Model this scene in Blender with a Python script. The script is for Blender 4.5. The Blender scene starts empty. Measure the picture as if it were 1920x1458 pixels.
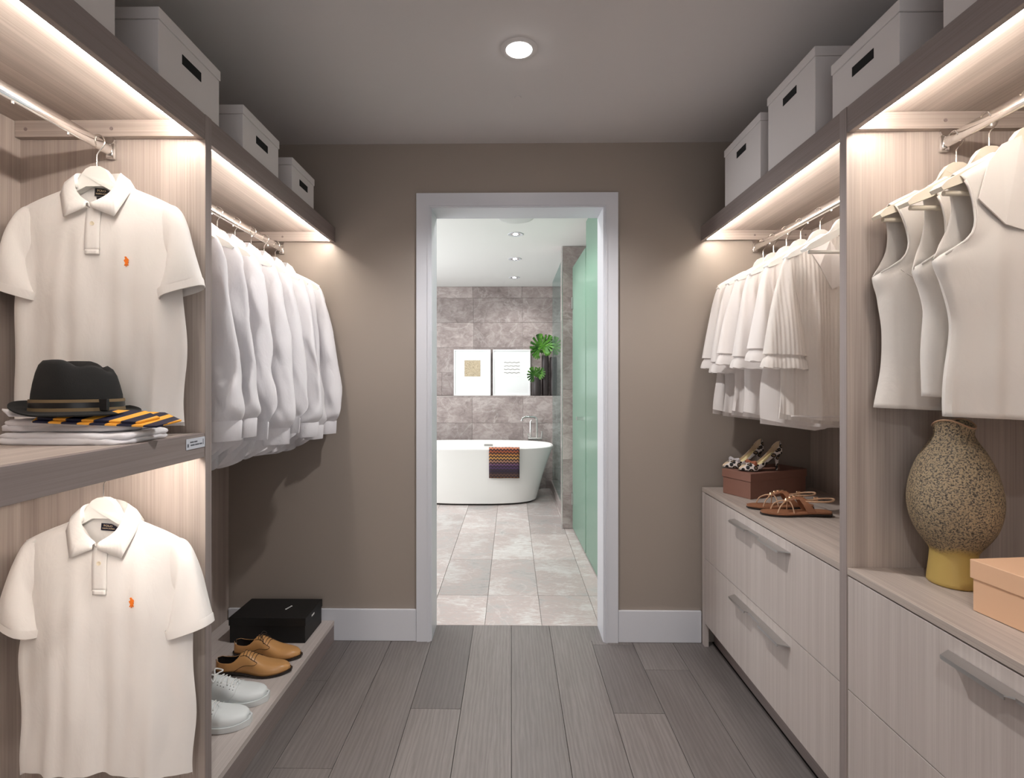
import bpy, bmesh, math, random
from mathutils import Vector, Matrix, noise as mnoise
random.seed(7)
C = bpy.context.scene.collection
S = bpy.context.scene
PI = math.pi

# ------------------------------------------------------------------ camera, world, lights, exposure
cam = bpy.data.objects.new('camera', bpy.data.cameras.new('camera')); C.objects.link(cam)
cam.location = (0, 0, 1.277); cam.rotation_euler = (PI/2, 0, 0.0133)
cam.data.sensor_width = 36.0; cam.data.lens = 36.0*970/1920
cam.data.shift_x = 14/1920; cam.data.shift_y = -14/1920
cam.data.clip_start = 0.05
S.camera = cam
S.view_settings.view_transform = 'Standard'; S.view_settings.look = 'None'
S.view_settings.gamma = 1.0; S.view_settings.use_curve_mapping = False
S.view_settings.exposure = 0.1
w = bpy.data.worlds.new('world'); S.world = w; w.use_nodes = True
w.node_tree.nodes['Background'].inputs[0].default_value = (1.0, 0.985, 0.99, 1)
w.node_tree.nodes['Background'].inputs[1].default_value = 1.15

def area(name, loc, rot, sx, sy, power, color=(1, 1, 1), spread=None):
    d = bpy.data.lights.new(name, 'AREA'); d.shape = 'RECTANGLE'; d.size = sx; d.size_y = sy
    d.energy = power; d.color = color
    if spread: d.spread = spread
    o = bpy.data.objects.new(name, d); C.objects.link(o); o.location = loc; o.rotation_euler = rot
    return o
def spot(name, loc, power, angle, color=(1, 1, 1), r=0.03, rot=(0, 0, 0)):
    d = bpy.data.lights.new(name, 'SPOT'); d.energy = power; d.spot_size = angle; d.spot_blend = 0.6
    d.color = color; d.shadow_soft_size = r
    o = bpy.data.objects.new(name, d); C.objects.link(o); o.location = loc; o.rotation_euler = rot
    return o
spot('closet_downlight_lamp', (0.027, 1.83, 2.425), 66, math.radians(135), (1.0, 0.97, 0.95), 0.03)
spot('closet_fill_lamp', (0.027, -0.4, 2.425), 45, math.radians(140), (1.0, 0.97, 0.95), 0.04)  # unseen fill lamp added behind the camera, no fitting there
# unseen soft fill added at the bathroom's left, no window there; then ceiling lamps
area('bathroom_side_fill', (-2.05, 4.4, 1.5), (0, -PI/2, 0), 1.6, 2.4, 62, (0.96, 0.98, 1.0))
for yy in (3.05, 4.13, 4.96, 5.85):  # the nearest one has no fitting in the ceiling
    spot('bathroom_downlight_lamp', (0.03, yy, 2.42), 20, math.radians(150), (1.0, 0.98, 0.96), 0.06)
spot('shower_fill_lamp', (0.95, 3.6, 2.35), 32, math.radians(150), (1.0, 0.98, 0.96), 0.08)  # unseen lamp added behind the green glass to light it through
spot('shower_fill_lamp', (0.85, 5.4, 2.35), 16, math.radians(150), (1.0, 0.98, 0.96), 0.08)  # unseen too, with no fitting built

# ------------------------------------------------------------------ materials
M = {}
def newmat(name):
    m = bpy.data.materials.new(name); m.use_nodes = True; M[name] = m
    nt = m.node_tree; return m, nt, nt.nodes['Principled BSDF']
def srgb(r, g, b):
    f = lambda c: (c/255/12.92) if c/255 <= 0.04045 else ((c/255+0.055)/1.055)**2.4
    return (f(r), f(g), f(b), 1)
def plain(name, col, rough=0.6, metal=0.0, emit=0, spec=None, bump=None):
    m, nt, b = newmat(name)
    b.inputs['Base Color'].default_value = col; b.inputs['Roughness'].default_value = rough
    b.inputs['Metallic'].default_value = metal
    if spec is not None: b.inputs['Specular IOR Level'].default_value = spec
    if emit:
        b.inputs['Emission Color'].default_value = col; b.inputs['Emission Strength'].default_value = emit
    if bump:
        tc = nt.nodes.new('ShaderNodeTexCoord'); n = nt.nodes.new('ShaderNodeTexNoise'); n.inputs['Scale'].default_value = bump[0]
        n.inputs['Detail'].default_value = 3
        bp = nt.nodes.new('ShaderNodeBump'); bp.inputs['Strength'].default_value = bump[1]; bp.inputs['Distance'].default_value = bump[2]
        nt.links.new(tc.outputs['Object'], n.inputs['Vector']); nt.links.new(n.outputs[0], bp.inputs['Height'])
        nt.links.new(bp.outputs[0], b.inputs['Normal'])
    return m
def ramp(nt, stops, interp='LINEAR'):
    r = nt.nodes.new('ShaderNodeValToRGB'); cr = r.color_ramp; cr.interpolation = interp
    while len(cr.elements) < len(stops): cr.elements.new(0.5)
    for e, (p, c) in zip(cr.elements, stops): e.position = p; e.color = c
    return r
def mathn(nt, op, a, b=None):
    n = nt.nodes.new('ShaderNodeMath'); n.operation = op
    for i, v in enumerate((a, b)):
        if v is None: continue
        if isinstance(v, (int, float)): n.inputs[i].default_value = v
        else: nt.links.new(v, n.inputs[i])
    return n.outputs[0]
def mixc(nt, f, a, b, mode='MIX'):
    n = nt.nodes.new('ShaderNodeMix'); n.data_type = 'RGBA'; n.blend_type = mode
    for k, v in ((0, f), (6, a), (7, b)):
        if isinstance(v, (int, float, tuple)): n.inputs[k].default_value = v
        else: nt.links.new(v, n.inputs[k])
    return n.outputs[2]
def mapped(nt, scale, coord='Object', rnd=False, rot=(0, 0, 0)):
    tc = nt.nodes.new('ShaderNodeTexCoord'); mp = nt.nodes.new('ShaderNodeMapping')
    mp.inputs['Scale'].default_value = scale; mp.inputs['Rotation'].default_value = rot
    src = tc.outputs[coord]
    if rnd:
        oi = nt.nodes.new('ShaderNodeObjectInfo'); v = nt.nodes.new('ShaderNodeVectorMath'); v.operation = 'ADD'
        k = mathn(nt, 'MULTIPLY', oi.outputs['Random'], 37.0)
        cmb = nt.nodes.new('ShaderNodeCombineXYZ')
        for i in range(3): nt.links.new(k, cmb.inputs[i])
        nt.links.new(src, v.inputs[0]); nt.links.new(cmb.outputs[0], v.inputs[1]); src = v.outputs[0]
    nt.links.new(src, mp.inputs['Vector']); return mp.outputs[0]
def noise(nt, vec, scale, detail=3, rough=0.5, dist=0.0):
    n = nt.nodes.new('ShaderNodeTexNoise'); n.inputs['Scale'].default_value = scale; n.inputs['Detail'].default_value = detail
    n.inputs['Roughness'].default_value = rough; n.inputs['Distortion'].default_value = dist
    nt.links.new(vec, n.inputs['Vector']); return n.outputs[0]
def addbump(nt, b, h, strength, dist):
    bp = nt.nodes.new('ShaderNodeBump'); bp.inputs['Strength'].default_value = strength; bp.inputs['Distance'].default_value = dist
    nt.links.new(h, bp.inputs['Height']); nt.links.new(bp.outputs[0], b.inputs['Normal'])

def laminate(name, axis, light, dark, rough=0.5):
    m, nt, b = newmat(name)
    sc = [1, 1, 1]; lo = [1, 1, 1]
    for i in range(3):
        sc[i] = 2.2 if i == axis else 230; lo[i] = 0.35 if i == axis else 34
    n1 = noise(nt, mapped(nt, sc), 1.0, 3, 0.6); n2 = noise(nt, mapped(nt, lo), 1.0, 3, 0.55)
    s = mathn(nt, 'ADD', mathn(nt, 'MULTIPLY', n1, 0.5), mathn(nt, 'MULTIPLY', n2, 0.5))
    r = ramp(nt, [(0.30, dark), (0.5, tuple((a+c)/2 for a, c in zip(dark, light))), (0.70, light)])
    nt.links.new(s, r.inputs[0]); nt.links.new(r.outputs[0], b.inputs['Base Color'])
    b.inputs['Roughness'].default_value = rough; addbump(nt, b, n1, 0.12, 0.001)
    return m
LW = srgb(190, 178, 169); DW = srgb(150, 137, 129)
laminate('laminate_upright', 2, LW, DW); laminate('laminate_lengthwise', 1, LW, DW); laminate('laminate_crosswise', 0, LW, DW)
laminate('laminate_shaded', 1, srgb(146, 134, 131), srgb(122, 110, 107))  # same laminate, with the shade on unlit fascias put into the colour
laminate('laminate_shaded_upright', 2, srgb(156, 144, 141), srgb(128, 117, 114))  # upright copy, darkened likewise for shade on the divider edges
laminate('laminate_lit', 1, srgb(204, 194, 189), srgb(176, 166, 161)); laminate('drawer_laminate', 2, srgb(200, 190, 185), srgb(173, 162, 157))  # platform top: same laminate, light on it painted as a paler tone

def oak():
    m, nt, b = newmat('grey_oak')
    v = mapped(nt, (70, 3.5, 70), rnd=True)
    n1 = noise(nt, v, 1.6, 6, 0.65, 1.6)
    v2 = mapped(nt, (9, 1.1, 9), rnd=True); n2 = noise(nt, v2, 1.0, 3, 0.5, 0.5)
    rg = nt.nodes.new('ShaderNodeTexWave'); rg.wave_type = 'RINGS'; rg.rings_direction = 'Y'
    rg.inputs['Scale'].default_value = 5.5; rg.inputs['Distortion'].default_value = 7; rg.inputs['Detail'].default_value = 3
    rg.inputs['Detail Scale'].default_value = 1.4
    nt.links.new(mapped(nt, (5, 0.45, 5), rnd=True), rg.inputs['Vector'])
    s = mathn(nt, 'ADD', mathn(nt, 'MULTIPLY', n1, 0.5), mathn(nt, 'ADD', mathn(nt, 'MULTIPLY', n2, 0.34), mathn(nt, 'MULTIPLY', rg.outputs[1], 0.16)))
    r = ramp(nt, [(0.3, srgb(106, 99, 97)), (0.5, srgb(120, 114, 112)), (0.72, srgb(133, 127, 125))])
    nt.links.new(s, r.inputs[0])
    oi = nt.nodes.new('ShaderNodeObjectInfo')
    nt.links.new(mixc(nt, 1.0, r.outputs[0], oi.outputs['Color'], 'MULTIPLY'), b.inputs['Base Color'])
    b.inputs['Roughness'].default_value = 0.42; addbump(nt, b, n1, 0.25, 0.001)
oak()
def stone(name, stops, vein=0.5, rough=0.4, sc=1.0, streak=(1, 1, 1.6)):
    m, nt, b = newmat(name)
    v = mapped(nt, (sc, sc, sc), rnd=True)
    n1 = noise(nt, v, 2.2, 6, 0.6, 0.8)
    n2 = noise(nt, mapped(nt, tuple(sc*q for q in streak), rnd=True, rot=(0, 0, 0.35)), 11, 5, 0.72, 1.2)
    s = mathn(nt, 'ADD', mathn(nt, 'MULTIPLY', n1, 0.55), mathn(nt, 'MULTIPLY', n2, 0.45))
    r = ramp(nt, stops); nt.links.new(s, r.inputs[0])
    vn = noise(nt, v, 2.0, 5, 0.55, 0.9)
    d = mathn(nt, 'ABSOLUTE', mathn(nt, 'SUBTRACT', vn, 0.5))
    vr = ramp(nt, [(0.0, (1, 1, 1, 1)), (0.006, (0.3, 0.3, 0.3, 1)), (0.02, (0, 0, 0, 1))]); nt.links.new(d, vr.inputs[0])
    f = mathn(nt, 'MULTIPLY', vr.outputs[0], vein)
    oi = nt.nodes.new('ShaderNodeObjectInfo'); k = mathn(nt, 'ADD', mathn(nt, 'MULTIPLY', oi.outputs['Random'], 0.30), 0.80)
    cm = nt.nodes.new('ShaderNodeCombineColor')
    for i in range(3): nt.links.new(k, cm.inputs[i])
    nt.links.new(mixc(nt, 1.0, mixc(nt, f, r.outputs[0], srgb(214, 207, 204)), cm.outputs[0], 'MULTIPLY'), b.inputs['Base Color'])
    b.inputs['Roughness'].default_value = rough; addbump(nt, b, n2, 0.35, 0.004)
stone('wall_stone', [(0.34, srgb(124, 112, 110)), (0.48, srgb(158, 145, 142)), (0.62, srgb(188, 177, 174))], 0.38)
stone('floor_stone', [(0.32, srgb(150, 145, 143)), (0.43, srgb(186, 181, 179)), (0.5, srgb(188, 172, 168)), (0.56, srgb(202, 196, 193)), (0.66, srgb(222, 219, 217))], 0.6, 0.3, 1.3, (1.0, 3.2, 3.2))

plain('closet_wall_paint', srgb(148, 137, 128), 0.7, bump=(400, 0.05, 0.001))
plain('ceiling_paint', srgb(206, 202, 201), 0.9)
plain('bath_ceiling_paint', srgb(225, 224, 222), 0.9)
plain('white_paint', srgb(205, 206, 212), 0.4)
plain('subfloor', srgb(38, 35, 33), 0.9)
plain('grout', srgb(150, 144, 140), 0.9)
plain('chrome', (0.82, 0.81, 0.8, 1), 0.12, 1.0)
plain('brushed_steel', (0.55, 0.54, 0.53, 1), 0.33, 1.0)
plain('led', (1.0, 0.93, 0.85, 1), 0.5, emit=95)
plain('lamp_glow', (1.0, 0.98, 0.96, 1), 0.5, emit=40)
plain('box_card', srgb(214, 209, 208), 0.7)
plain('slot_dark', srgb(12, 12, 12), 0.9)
plain('white_gloss', srgb(238, 237, 234), 0.18)
plain('hanger_white', srgb(236, 235, 230), 0.35)
plain('hanger_cream', srgb(228, 218, 200), 0.4)
plain('hook_metal', (0.86, 0.82, 0.78, 1), 0.2, 1.0)
plain('button_pearl', srgb(226, 214, 190), 0.3)
plain('orange_thread', srgb(232, 120, 30), 0.8)
plain('navy_tag', srgb(22, 20, 40), 0.8)
plain('black_tag', srgb(18, 15, 20), 0.8)
plain('tag_print', srgb(190, 170, 140), 0.8)
plain('black_card', srgb(14, 14, 15), 0.55)
plain('white_print', srgb(225, 225, 222), 0.6)
plain('print_grey', srgb(90, 92, 100), 0.7)
plain('sticker_white', srgb(200, 203, 212), 0.5)
plain('tan_leather', srgb(196, 146, 92), 0.32, bump=(60, 0.1, 0.001))
plain('dark_sole', srgb(36, 26, 22), 0.5)
plain('dark_lining', srgb(26, 18, 15), 0.8)
plain('dark_lace', srgb(48, 34, 26), 0.7)
plain('sneaker_white', srgb(226, 230, 230), 0.5, bump=(300, 0.1, 0.001))
plain('sneaker_sole', srgb(218, 222, 222), 0.45)
plain('lace_white', srgb(235, 236, 234), 0.8)
plain('brown_card', srgb(134, 94, 80), 0.6)
plain('peach_card', srgb(222, 180, 146), 0.55)
plain('insole_beige', srgb(214, 190, 160), 0.5)
plain('insole_gold', srgb(232, 216, 168), 0.4)
plain('brown_leather', srgb(150, 102, 74), 0.4, bump=(90, 0.15, 0.001))
plain('strap_leather', srgb(186, 150, 120), 0.4)
plain('gold_metal', (0.85, 0.58, 0.38, 1), 0.25, 1.0)
plain('bow_rust', srgb(158, 92, 66), 0.6); plain('bow_grey', srgb(190, 184, 186), 0.6)
plain('felt_black', srgb(22, 22, 22), 0.95, bump=(500, 0.4, 0.001))
plain('band_olive', srgb(112, 94, 66), 0.8)
plain('band_black', srgb(16, 17, 19), 0.35)
plain('dark_ceramic', srgb(52, 44, 44), 0.45)
plain('mat_board', srgb(240, 243, 243), 0.7)
plain('frame_white', srgb(244, 244, 244), 0.4)
plain('art_line', srgb(150, 148, 140), 0.8)
plain('stem_green', srgb(60, 100, 30), 0.5)
plain('speaker_grey', srgb(205, 205, 204), 0.6)
plain('reflector', (0.8, 0.8, 0.8, 1), 0.2, 1.0)
def cloth(name, col, trans=0.18, weave=900, bumpk=0.15, wave=None):
    m, nt, b = newmat(name)
    b.inputs['Base Color'].default_value = col; b.inputs['Roughness'].default_value = 0.9; b.inputs['Specular IOR Level'].default_value = 0.15
    b.inputs['Sheen Weight'].default_value = 0.2
    tr = nt.nodes.new('ShaderNodeBsdfTranslucent'); tr.inputs[0].default_value = col
    mx = nt.nodes.new('ShaderNodeMixShader'); mx.inputs[0].default_value = trans
    out = nt.nodes['Material Output']
    nt.links.new(b.outputs[0], mx.inputs[1]); nt.links.new(tr.outputs[0], mx.inputs[2]); nt.links.new(mx.outputs[0], out.inputs[0])
    h = noise(nt, mapped(nt, (weave*0.6, weave*0.6, weave)), 1.0, 2)
    wr = noise(nt, mapped(nt, (14, 14, 9)), 1.0, 4, 0.55, 0.6)
    h = mathn(nt, 'ADD', mathn(nt, 'MULTIPLY', h, 0.1), mathn(nt, 'MULTIPLY', wr, 2.2))
    if wave:
        wv = nt.nodes.new('ShaderNodeTexWave'); wv.bands_direction = 'X'; wv.inputs['Scale'].default_value = wave
        nt.links.new(mapped(nt, (1, 1, 1)), wv.inputs['Vector'])
        h = mathn(nt, 'ADD', h, mathn(nt, 'MULTIPLY', wv.outputs[1], 0.5))
    addbump(nt, b, h, bumpk, 0.006)
    return m
cloth('pique_white', srgb(238, 234, 230), 0.06, 1200, 0.22)
cloth('shirt_white', srgb(241, 239, 242), 0.22, 900, 0.4)
cloth('blouse_white', srgb(238, 232, 229), 0.25, 900, 0.3)
cloth('blouse_pintuck', srgb(234, 227, 221), 0.25, 900, 0.45, wave=24)
cloth('cotton_cream', srgb(232, 226, 220), 0.12, 900, 0.25)

# ------------------------------------------------------------------ mesh helpers
def link(o, parent=None, **props):
    C.objects.link(o)
    if parent is not None: o.parent = parent
    for k, v in props.items(): o[k] = v
    return o
def obj(name, bm, mat, parent=None, smooth=False, label=None, angle=None, **props):
    bmesh.ops.recalc_face_normals(bm, faces=bm.faces[:]) if props.pop('fixn', True) else None
    me = bpy.data.meshes.new(name); bm.to_mesh(me); bm.free()
    if smooth:
        me.polygons.foreach_set('use_smooth', [True]*len(me.polygons))
        if angle: me.set_sharp_from_angle(angle=math.radians(angle))
    for mm in (mat if isinstance(mat, (list, tuple)) else [mat]): me.materials.append(M[mm])
    o = bpy.data.objects.new(name, me); link(o, parent)
    if label: o['label'] = label
    for k, v in props.items(): o[k] = v
    return o
def thing(name, label, cat, loc=(0, 0, 0), rotz=0, group=None):
    o = bpy.data.objects.new(name, None); C.objects.link(o); o.location = loc; o.rotation_euler = (0, 0, rotz)
    o.empty_display_size = 0.05; o['label'] = label; o['category'] = cat
    if group: o['group'] = group
    return o
def tag(o, label, cat, group=None):
    o['label'] = label; o['category'] = cat
    if group: o['group'] = group
    return o
def box(bm, x0, x1, y0, y1, z0, z1, bev=0.0, off=None, mtx=None):
    if off is not None: x0 -= off[0]; x1 -= off[0]; y0 -= off[1]; y1 -= off[1]; z0 -= off[2]; z1 -= off[2]
    r = bmesh.ops.create_cube(bm, size=1.0)
    m = Matrix.Translation(((x0+x1)/2, (y0+y1)/2, (z0+z1)/2)) @ Matrix.Diagonal((abs(x1-x0), abs(y1-y0), abs(z1-z0), 1))
    if mtx: m = mtx @ m
    bmesh.ops.transform(bm, matrix=m, verts=r['verts'])
    if bev:
        es = {e for v in r['verts'] for e in v.link_edges}
        bmesh.ops.bevel(bm, geom=list(es), offset=bev, segments=2, affect='EDGES', profile=0.5)
    return bm
def B(*a, **k): return box(bmesh.new(), *a, **k)
def prism(pts, axis, a0, a1, bm=None):
    """extrude a 2D outline along an axis"""
    bm = bm or bmesh.new()
    def p(u, v, a): return {0: (a, u, v), 1: (u, a, v), 2: (u, v, a)}[axis]
    A = [bm.verts.new(p(u, v, a0)) for u, v in pts]; Bv = [bm.verts.new(p(u, v, a1)) for u, v in pts]
    bm.faces.new(A); bm.faces.new(Bv[::-1]); n = len(pts)
    for i in range(n): bm.faces.new((A[i], A[(i+1) % n], Bv[(i+1) % n], Bv[i]))
    return bm
def loft(rings, bm=None, closed=True, cap0=False, cap1=False):
    bm = bm or bmesh.new(); R = [[bm.verts.new(p) for p in r] for r in rings]
    for a, b in zip(R[:-1], R[1:]):
        n = len(a)
        for i in range(n if closed else n-1):
            q = (a[i], a[(i+1) % n], b[(i+1) % n], b[i])
            if len({tuple(v.co) for v in q}) < 3: continue
            try: bm.faces.new(q)
            except ValueError: pass
    if cap0: bm.faces.new(R[0][::-1])
    if cap1: bm.faces.new(R[-1])
    return bm
def lathe(prof, n=32, bm=None, center=(0, 0, 0), caps=(False, False), fn=None):
    rings = []
    for r, z in prof:
        ring = []
        for k in range(n):
            a = 2*PI*k/n; p = (r*math.cos(a), r*math.sin(a), z)
            if fn: p = fn(p, a)
            ring.append((p[0]+center[0], p[1]+center[1], p[2]+center[2]))
        rings.append(ring)
    return loft(rings, bm, True, *caps)
def tube(path, r, n=8, bm=None, flat=1.0, caps=True):
    path = [Vector(p) for p in path]; rings = []; up = Vector((0, 0, 1)); prev = None
    for i, p in enumerate(path):
        d = (path[min(i+1, len(path)-1)]-path[max(i-1, 0)]).normalized()
        if prev is None:
            prev = d.cross(up if abs(d.z) < 0.9 else Vector((1, 0, 0))).normalized()
        s = (prev - d*prev.dot(d)).normalized(); prev = s; t = d.cross(s)
        rr = r[i] if isinstance(r, (list, tuple)) else r
        rings.append([p + s*math.cos(2*PI*k/n)*rr + t*math.sin(2*PI*k/n)*rr*flat for k in range(n)])
    return loft(rings, bm, True, caps, caps)
def crom(pts, n):
    """smooth curve through points, n steps a span"""
    P = [Vector(p) for p in pts]; out = []
    for i in range(len(P)-1):
        p0 = P[max(i-1, 0)]; p1 = P[i]; p2 = P[i+1]; p3 = P[min(i+2, len(P)-1)]
        for k in range(n):
            t = k/n
            out.append(0.5*((2*p1)+(p2-p0)*t+(2*p0-5*p1+4*p2-p3)*t*t+(3*p1-p0-3*p2+p3)*t**3))
    out.append(P[-1]); return out
def tab(t, x):
    """smooth lookup in a table [(x, value...)]"""
    if x <= t[0][0]: return t[0][1]
    if x >= t[-1][0]: return t[-1][1]
    for i in range(len(t)-1):
        if t[i][0] <= x <= t[i+1][0]:
            x0, y0 = t[i]; x1, y1 = t[i+1]; f = (x-x0)/(x1-x0)
            m0 = ((y1-(t[i-1][1] if i else y0))/(x1-(t[i-1][0] if i else x0)))*(x1-x0)
            m1 = (((t[i+2][1] if i+2 < len(t) else y1)-y0)/((t[i+2][0] if i+2 < len(t) else x1)-x0))*(x1-x0)
            return (2*f**3-3*f*f+1)*y0+(f**3-2*f*f+f)*m0+(-2*f**3+3*f*f)*y1+(f**3-f*f)*m1
def solidify(o, th, off=0, inner=None):
    if inner: o.data.materials.append(M[inner])
    m = o.modifiers.new('thickness', 'SOLIDIFY'); m.thickness = th; m.offset = off
    if inner: m.material_offset = 1
    return o
def subsurf(o, n=1):
    m = o.modifiers.new('smooth', 'SUBSURF'); m.levels = n; m.render_levels = n; return o
_txt = {}
def text(name, body, size, mat, parent, loc, rot, depth=0.0003, label=None, sx=1.0):
    key = (body, size)
    if key not in _txt:
        cu = bpy.data.curves.new(name, 'FONT'); cu.body = body; cu.size = size; cu.extrude = depth
        cu.align_x = 'CENTER'; cu.align_y = 'CENTER'; cu.resolution_u = 3
        t = bpy.data.objects.new(name, cu); C.objects.link(t)
        dg = bpy.context.evaluated_depsgraph_get(); me = bpy.data.meshes.new_from_object(t.evaluated_get(dg))
        bpy.data.objects.remove(t); me.materials.clear(); me.materials.append(M[mat]); _txt[key] = me
    o = bpy.data.objects.new(name, _txt[key]); link(o, parent); o.location = loc; o.rotation_euler = rot; o.scale = (sx, 1, 1)
    if label: o['label'] = label
    return o

# ------------------------------------------------------------------ setting
HC = 2.452; YW = 2.553; XL = -0.873; XR = 0.930; XLB = -1.405; XRB = 1.462
st = dict(kind='structure')
fl = obj('floor', B(-1.5, 1.56, -1.6, 2.711, -0.06, -0.012), 'subfloor', **st)
# oak planks, laid lengthwise
pw = 0.197; ends = {-3: (1.25, 3), -2: (2.017, 9), -1: (0.35, 9), 0: (0.9, 9), 1: (0.1, 9), 2: (1.998, 2.517), -4: (1.7, 9), 3: (0.75, 2.3), 4: (1.4, 9), -5: (0.6, 2.2)}
for k in range(-5, 6):
    x0 = max(k*pw-0.006, -1.47) if False else k*pw; x1 = x0+pw
    x0 = max(x0, -1.0); x1 = min(x1, 1.0)
    if x1-x0 < 0.02: continue
    cuts = [-1.6] + [c for c in ends.get(k, (0.5, 9)) if c < 2.68] + [2.711]
    for a, c in zip(cuts[:-1], cuts[1:]):
        bm = B(-(x1-x0)/2+0.0008, (x1-x0)/2-0.0008, -(c-a)/2+0.0008, (c-a)/2-0.0008, -0.012, 0.0, bev=0.0009)
        if c > 2.56 and (x0 < -0.40 or x1 > 0.455):
            bm.free(); c = YW+0.004
            xx0 = x0; xx1 = x1
            bm = B(-(x1-x0)/2+0.0008, (x1-x0)/2-0.0008, -(c-a)/2+0.0008, (c-a)/2-0.0008, -0.012, 0.0, bev=0.0009)
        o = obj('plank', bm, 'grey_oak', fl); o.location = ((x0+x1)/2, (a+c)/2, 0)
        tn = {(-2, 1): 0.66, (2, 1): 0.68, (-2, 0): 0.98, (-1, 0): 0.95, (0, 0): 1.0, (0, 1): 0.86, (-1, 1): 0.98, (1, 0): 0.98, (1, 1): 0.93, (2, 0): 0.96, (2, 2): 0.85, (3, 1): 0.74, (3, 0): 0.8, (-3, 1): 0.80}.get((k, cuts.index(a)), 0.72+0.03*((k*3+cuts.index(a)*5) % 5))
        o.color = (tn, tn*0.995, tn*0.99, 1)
# strip of oak in the doorway between the jambs
o = obj('plank', B(-0.03, 0.03, -0.078, 0.078, -0.012, 0.0, bev=0.0009), 'grey_oak', fl); o.location = (0.423, 2.632, 0); o.color = (0.85, 0.85, 0.85, 1)
obj('ceiling', B(-1.5, 1.56, -1.6, 2.66, HC, HC+0.06), 'ceiling_paint', **st)
def arch(x0, x1, h, X0, X1, H, y0, y1):
    return prism([(X0, 0), (x0, 0), (x0, h), (x1, h), (x1, 0), (X1, 0), (X1, H), (X0, H)], 1, y0, y1)
obj('wall_back', arch(-0.412, 0.470, 2.146, -1.5, 1.56, HC, YW, 2.70), 'closet_wall_paint', **st)
obj('wall_left', B(-1.5, -1.425, -1.6, YW, 0, HC), 'closet_wall_paint', **st)
obj('wall_right', B(1.482, 1.56, -1.6, YW, 0, HC), 'closet_wall_paint', **st)
obj('trim_1', arch(-0.399, 0.456, 2.133, -0.467, 0.522, 2.202, YW-0.018, YW-0.0005), 'white_paint', **st)
obj('trim_2', arch(-0.392, 0.450, 2.131, -0.411, 0.469, 2.145, YW-0.012, 2.712), 'white_paint', **st)
obj('trim_3', arch(-0.405, 0.462, 2.139, -0.413, 0.470, 2.147, YW-0.0215, YW-0.0185), 'white_paint', **st)
obj('baseboard_left', B(-1.40, -0.4685, YW-0.014, YW-0.0005, 0.0005, 0.155, bev=0.002), 'white_paint', **st)
obj('baseboard_right', B(0.5235, 0.9285, YW-0.014, YW-0.0005, 0.0005, 0.155, bev=0.002), 'white_paint', **st)

# ------------------------------------------------------------------ bathroom beyond the doorway
BX0, BX1, BY1 = -2.2, 1.3, 6.40
bf = obj('floor_bathroom', B(BX0, BX1, 2.711, BY1, -0.06, -0.010), 'grout', **st)
ys = [2.712, 3.093, 3.714, 4.335, 4.956, 5.577, 6.198, BY1]
ks = range(-7, 5)
for j, (a, c) in enumerate(zip(ys[:-1], ys[1:])):
    for k in ks:
        x0 = -0.14+0.3*k; x1 = x0+0.3
        x0 = max(x0, BX0); x1 = min(x1, BX1)
        if x1-x0 < 0.03: continue
        e = 0.0012
        o = obj('tile', B(-(x1-x0)/2+e, (x1-x0)/2-e, -(c-a)/2+e, (c-a)/2-e, -0.012, random.uniform(-0.0006, 0.0), bev=0.0008), 'floor_stone', bf)
        o.location = ((x0+x1)/2, (a+c)/2, 0)
obj('ceiling_bathroom', B(BX0, BX1, 2.70, BY1+0.1, HC, HC+0.06), 'bath_ceiling_paint', **st)
wb = obj('wall_bathroom_back', B(BX0, BX1, BY1+0.012, BY1+0.1, 0, HC), 'grout', **st)
def walltiles(parent, rows, y, xoff, front, x0l, x1l):
    for r, (z0, z1) in enumerate(rows):
        k0 = int((x0l-1)/0.61)-1
        for k in range(k0, k0+12):
            a = 0.61*k+xoff[r % len(xoff)]; c = a+0.61
            a = max(a, x0l); c = min(c, x1l)
            if c-a < 0.02: continue
            e = 0.001; p = random.uniform(0, 0.0015)
            o = obj('tile', B(-(c-a)/2+e, (c-a)/2-e, -0.012-p, 0, z0-(z0+z1)/2+e, z1-(z0+z1)/2-e, bev=0.0008), 'wall_stone', parent)
            o.location = ((a+c)/2, y, (z0+z1)/2)
walltiles(wb, [(1.106, 1.39), (1.39, 1.70), (1.70, 2.005), (2.005, 2.31), (2.31, HC-0.001)], BY1+0.012, [-0.25, -0.47, -0.47, -0.47, 0.13], 1, BX0, BX1)
lg = obj('wall_bathroom_ledge', B(BX0, 0.62, 6.214, BY1, 0, 1.080), 'grout', **st)
walltiles(lg, [(0.0, 0.24), (0.24, 0.51), (0.51, 0.78), (0.78, 1.086)], 6.214, [-0.2, -0.47, -0.47, -0.47], 1, BX0, 0.62)
for k in range(5):
    a = BX0+0.564*k
    o = obj('tile', B(-0.281, 0.281, -0.105, 0.093, 0, 0.018, bev=0.001), 'wall_stone', lg); o.location = (a+0.282, 6.306, 1.086)
obj('wall_bathroom_left', prism([(2.70, 0), (BY1, 0), (BY1, HC), (2.70, HC)], 0, BX0-0.1, BX0), 'bath_ceiling_paint', **st)
obj('wall_bathroom_right', prism([(2.70, 0), (BY1, 0), (BY1, HC), (2.70, HC)], 0, BX1, BX1+0.1), 'bath_ceiling_paint', **st)
obj('wall_bathroom_front', arch(-0.40, 0.46, 2.14, BX0, -1.5, HC, 2.70, 2.71) if False else B(BX0, -1.5, 2.60, 2.70, 0, HC), 'bath_ceiling_paint', **st)
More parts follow.
